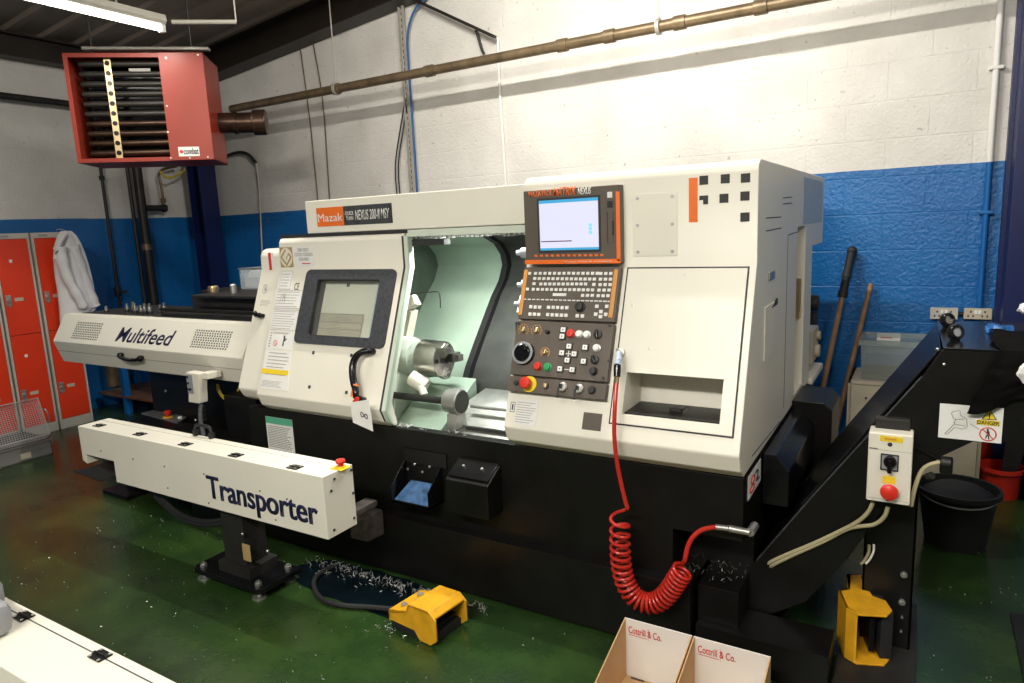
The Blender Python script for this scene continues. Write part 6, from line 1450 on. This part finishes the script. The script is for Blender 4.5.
# cream cupboard with the clear tub
SY = 4.38
s0, s1 = at(848, 379, 'Y', SY), at(893, 385, 'Y', SY); zs_ = (s0.z+s1.z)/2+.0
sx0, sx1 = s0.x, .33
t = thing('cupboard', ((sx0+sx1)/2, SY+.22, 0), 'cream board cupboard against the blue wall behind the conveyor', 'cupboard')
hs_ = zs_
cb_ = MB().box(sx0, sx0+.018, SY, SY+.4, 0, hs_, .002).box(sx1-.018, sx1, SY, SY+.4, 0, hs_, .002).box(sx0, sx1, SY, SY+.4, hs_-.018, hs_, .002).box(sx0+.018, sx1-.018, SY+.39, SY+.4, 0, hs_-.018).box(sx0+.018, sx1-.018, SY+.01, SY+.39, .05, .065)
obj('carcass', cb_, M['board'], t)
mid = (sx0+sx1)/2
zsplit = at(870, 430, 'Y', SY).z
for a, b in ((sx0+.02, mid-.003), (mid+.003, sx1-.02)):
    for (z0, z1) in ((.06, zsplit-.003), (zsplit+.003, hs_-.02)):
        dd = obj('door', MB().box(a, b, SY-.016, SY-.0005, z0, z1, .002), M['board'], t)
        obj('knob', MB().cyl((a+.08, SY-.017, (z0+z1)/2+.06), (a+.08, SY-.03, (z0+z1)/2+.06), .006, n=12), M['bezel'], dd)
ty = SY+.04
t0_, t1_ = at(861, 340, 'Y', ty), at(922, 349, 'Y', ty); tz1 = t0_.z
tx0, tx1 = t0_.x, t0_.x+.42
t = thing('storage_tub', ((tx0+tx1)/2, ty+.14, hs_), 'translucent plastic tub of swarf standing on the cream cupboard', 'tub')
o = MB().hexa([(tx0+.01, ty+.01, hs_), (tx1-.01, ty+.01, hs_), (tx1-.01, ty+.3, hs_), (tx0+.01, ty+.3, hs_), (tx0, ty, tz1), (tx1, ty, tz1), (tx1, ty+.31, tz1), (tx0, ty+.31, tz1)])
o.bm.faces.ensure_lookup_table()
topf = max(o.bm.faces, key=lambda f: f.calc_center_median().z); o.bm.faces.remove(topf)
obj('shell', o, M['tub'], t)
obj('rim', MB().frame(tx0-.012, tx1+.012, ty-.012, ty+.322, .016, tz1-.03, tz1, None), M['tub'], t)
obj('contents', MB().box(tx0+.012, tx1-.012, ty+.014, ty+.296, hs_+.003, hs_+.035, .004), M['soil'], t)
a, b = at(877, 333, 'Y', ty+.3), at(900, 342, 'Y', ty+.3)
t_l = obj('tub_label', MB().box(a.x, b.x, ty+.308, ty+.311, b.z-.02, a.z), M['paper'], t)
mb = MB(); Fl = Fr((0, ty+.308, 0), (1, 0, 0), (0, 0, 1)); rows(mb, Fl, a.x+.02, b.x-.02, b.z+.012, a.z-.018, 1, 0, .4); obj('small_print', mb, M['paperred'], t_l)
# sockets
for k, (q0, q1, mt, lab) in enumerate((((930.5, 307.5), (957.5, 319.5), 'satin2', 'grey metal double wall socket, left of two on the blue wall'), ((964, 308), (991.5, 319.5), 'board', 'cream double wall socket, right of two on the blue wall'))):
    a, b = at(*q0, 'Y', 4.86), at(*q1, 'Y', 4.86); z0, z1 = b.z, a.z
    t = thing('wall_socket', ((a.x+b.x)/2, 4.88, z0), lab, 'socket', None)
    FSk = Fr((0, 4.858, 0), (1, 0, 0), (0, 0, 1))
    obj('back_box', MB().box(a.x+.003, b.x-.003, 4.858, 4.9, z0+.003, z1-.003, .004), M['board'] if k else M['lockgrey'], t)
    pl_o = obj('face_plate', MB().box(a.x, b.x, z0, z1, 0, .008, .003, FSk), M['board'] if k else M['lockgrey'], t)
    w_ = b.x-a.x
    for c in (.25, .75):
        m = MB()
        for dx, dz in ((0, .012), (-.012, -.014), (.012, -.014)): m.box(a.x+w_*c+dx-.004, a.x+w_*c+dx+.004, (z0+z1)/2+dz-.006, (z0+z1)/2+dz+.006, .008, .0088, 0, FSk)
        obj('pin_holes', m, M['ink'], pl_o)
    for c in (.43, .57): obj('rocker', MB().box(a.x+w_*c-.008, a.x+w_*c+.008, z1-.034, z1-.012, .008, .013, .002, FSk), M['paper'], pl_o)
obj_l = MB().cyl((at(957, 314, 'Y', 4.87).x, 4.875, at(957, 314, 'Y', 4.87).z), (at(966, 314, 'Y', 4.87).x, 4.875, at(966, 314, 'Y', 4.87).z), .012)
tag(obj('conduit', obj_l, M['rubber']), 'short black conduit joining the two wall sockets', 'conduit')
# black bin, red bucket, blue drum
def bucket(nm, c, r0, r1, h, mat, label, cat, extra=None):
    t = thing(nm, c, label, cat)
    obj('body', MB().lathe([(0, .004), (r0, .0), (r0, .004), (r1, h), (r1+.012, h), (r1+.014, h-.02), (r1+.004, h-.024), (r1-.006, h-.006), (r0-.006, .012), (0, .012)], c, n=40), mat, t)
    if extra: extra(t)
    return t
bc = at(955, 552, 'Z', 0); bc = V((bc.x, bc.y+.11, 0))
def liner(t): obj('liner', MB().lathe([(.15, .20), (.152, .25), (.10, .285), (.05, .29), (0, .285)], bc, n=24), M['rubber'], t); obj('handle', MB().tube([bc+V((.165*math.cos(a), -.01, (.272))) + V((0, -.17*math.sin(a), -.03*math.sin(a))) for a in [PI*k/12 for k in range(13)]], .004, n=6), M['satin'], t)
bucket('waste_bin', bc, .125, .165, .285, M['rubber'], 'black plastic bin on the floor behind the conveyor leg', 'bin', liner)
rc_ = at(1000, 497, 'Z', 0)
def dome(t):
    c = V((rc_.x, rc_.y+.04, 0)); obj('dark_brush', MB().hexa([(c.x-.05, c.y-.06, .16), (c.x+.06, c.y-.06, .14), (c.x+.06, c.y+.03, .14), (c.x-.05, c.y+.03, .16), (c.x-.02, c.y-.04, .40), (c.x+.11, c.y-.04, .39), (c.x+.11, c.y+.0, .39), (c.x-.02, c.y+.0, .40)], .006), M['grey'], t)
bucket('bucket', V((rc_.x, rc_.y+.04, 0)), .085, .10, .17, M['red'], 'red bucket on the floor under the conveyor head', 'bucket', None)
t = thing('hand_brush', (rc_.x+.02, rc_.y+.03, .02), 'dark flat blade standing in the red bucket', 'brush')
c = V((rc_.x+.02, rc_.y+.03, 0)); obj('blade', MB().hexa([(c.x-.03, c.y-.03, .02), (c.x+.03, c.y-.03, .02), (c.x+.03, c.y+.01, .02), (c.x-.03, c.y+.01, .02), (c.x-.01, c.y-.05, .42), (c.x+.09, c.y-.05, .41), (c.x+.09, c.y-.03, .41), (c.x-.01, c.y-.03, .42)], .004), M['dark'], t)
rb = at(990, 446, 'Y', 4.45)
tag(obj('red_panel', MB().box(rb.x-.02, rb.x+.10, 4.68, 4.695, .0, .62, .004), M['red']), 'red board standing behind the bucket at the right', 'board')
bd = at(1026, 505, 'Z', 0)
t = thing('blue_drum', (bd.x+.12, 4.40, 0), 'blue plastic drum at the right edge below the conveyor head', 'drum')
obj('barrel', MB().lathe([(0, 0), (.17, 0), (.185, .02), (.19, .2), (.195, .22), (.19, .24), (.19, .5), (.18, .54), (0, .55)], (bd.x+.19, 4.40, 0), n=36), M['bluedado'], t)
obj('drum_band', MB().lathe([(.197, .27), (.2, .28), (.2, .3), (.197, .31), (.19, .31), (.19, .27)], (bd.x+.19, 4.40, 0), n=36), M['blue'], t)
# rubber mat at the right edge of the floor
a, b = at(1010, 612, 'Z', .012), at(1018, 683, 'Z', .012)
tag(obj('floor_mat', MB().box(a.x, a.x+.8, b.y-.5, a.y, 0.001, .014, .003), M['rubber']), 'dark rubber mat on the floor at the right edge', 'mat')
# ============================================== LOOSE SWARF AND COOLANT ON FLOOR
sw = MB()
def fleck(c, s):
    d = V((random.uniform(-1, 1), random.uniform(-1, 1), random.uniform(.05, .6))).normalized()*s
    p2 = c+d*.5+V((random.uniform(-.3, .3)*s, random.uniform(-.3, .3)*s, .2*s)); sw.tube([c, p2, c+d], .0016, n=3)
for i in range(230):
    x = random.uniform(-2.55, -1.5); y = 2.215-abs(random.gauss(0, .05))
    if -1.85 < x < -1.52: y = min(2.22, max(y, 2.19))
    fleck(V((x, y, .004)), random.uniform(.009, .028))
for i in range(45): fleck(V((random.gauss(-1.78, .06), random.gauss(1.93, .05), .004)), random.uniform(.005, .014))
for i in range(160): fleck(V((random.uniform(-4.2, -.9), random.uniform(1.2, 2.2), .004)), random.uniform(.003, .010))
for i in range(40): fleck(V((random.uniform(.05, .6), random.uniform(2.2, 4), .004)), random.uniform(.003, .01))
tag(obj('metal_swarf', sw, M['swarf']), 'bright metal swarf scattered on the green floor in front of the lathe', 'swarf', kind='stuff')
pd = bmesh.new(); pc_ = V((-2.12, 2.10, 0)); vs = []
for k in range(60):
    an = 2*PI*k/60; r = 1+.28*noise.noise(V((math.cos(an)*1.6, math.sin(an)*1.6, 4)))+.1*noise.noise(V((math.cos(an)*5, math.sin(an)*5, 1)))
    vs.append((pc_.x+.46*r*math.cos(an), min(2.255, pc_.y+.155*r*math.sin(an)-.02*math.cos(an))))
pdm = MB(); pdm.prism(vs, 'Z', .0008, .0022)
tag(obj('coolant_puddle', pdm, M['oil']), 'dark coolant puddle on the floor beside the foot switch cable', 'puddle')
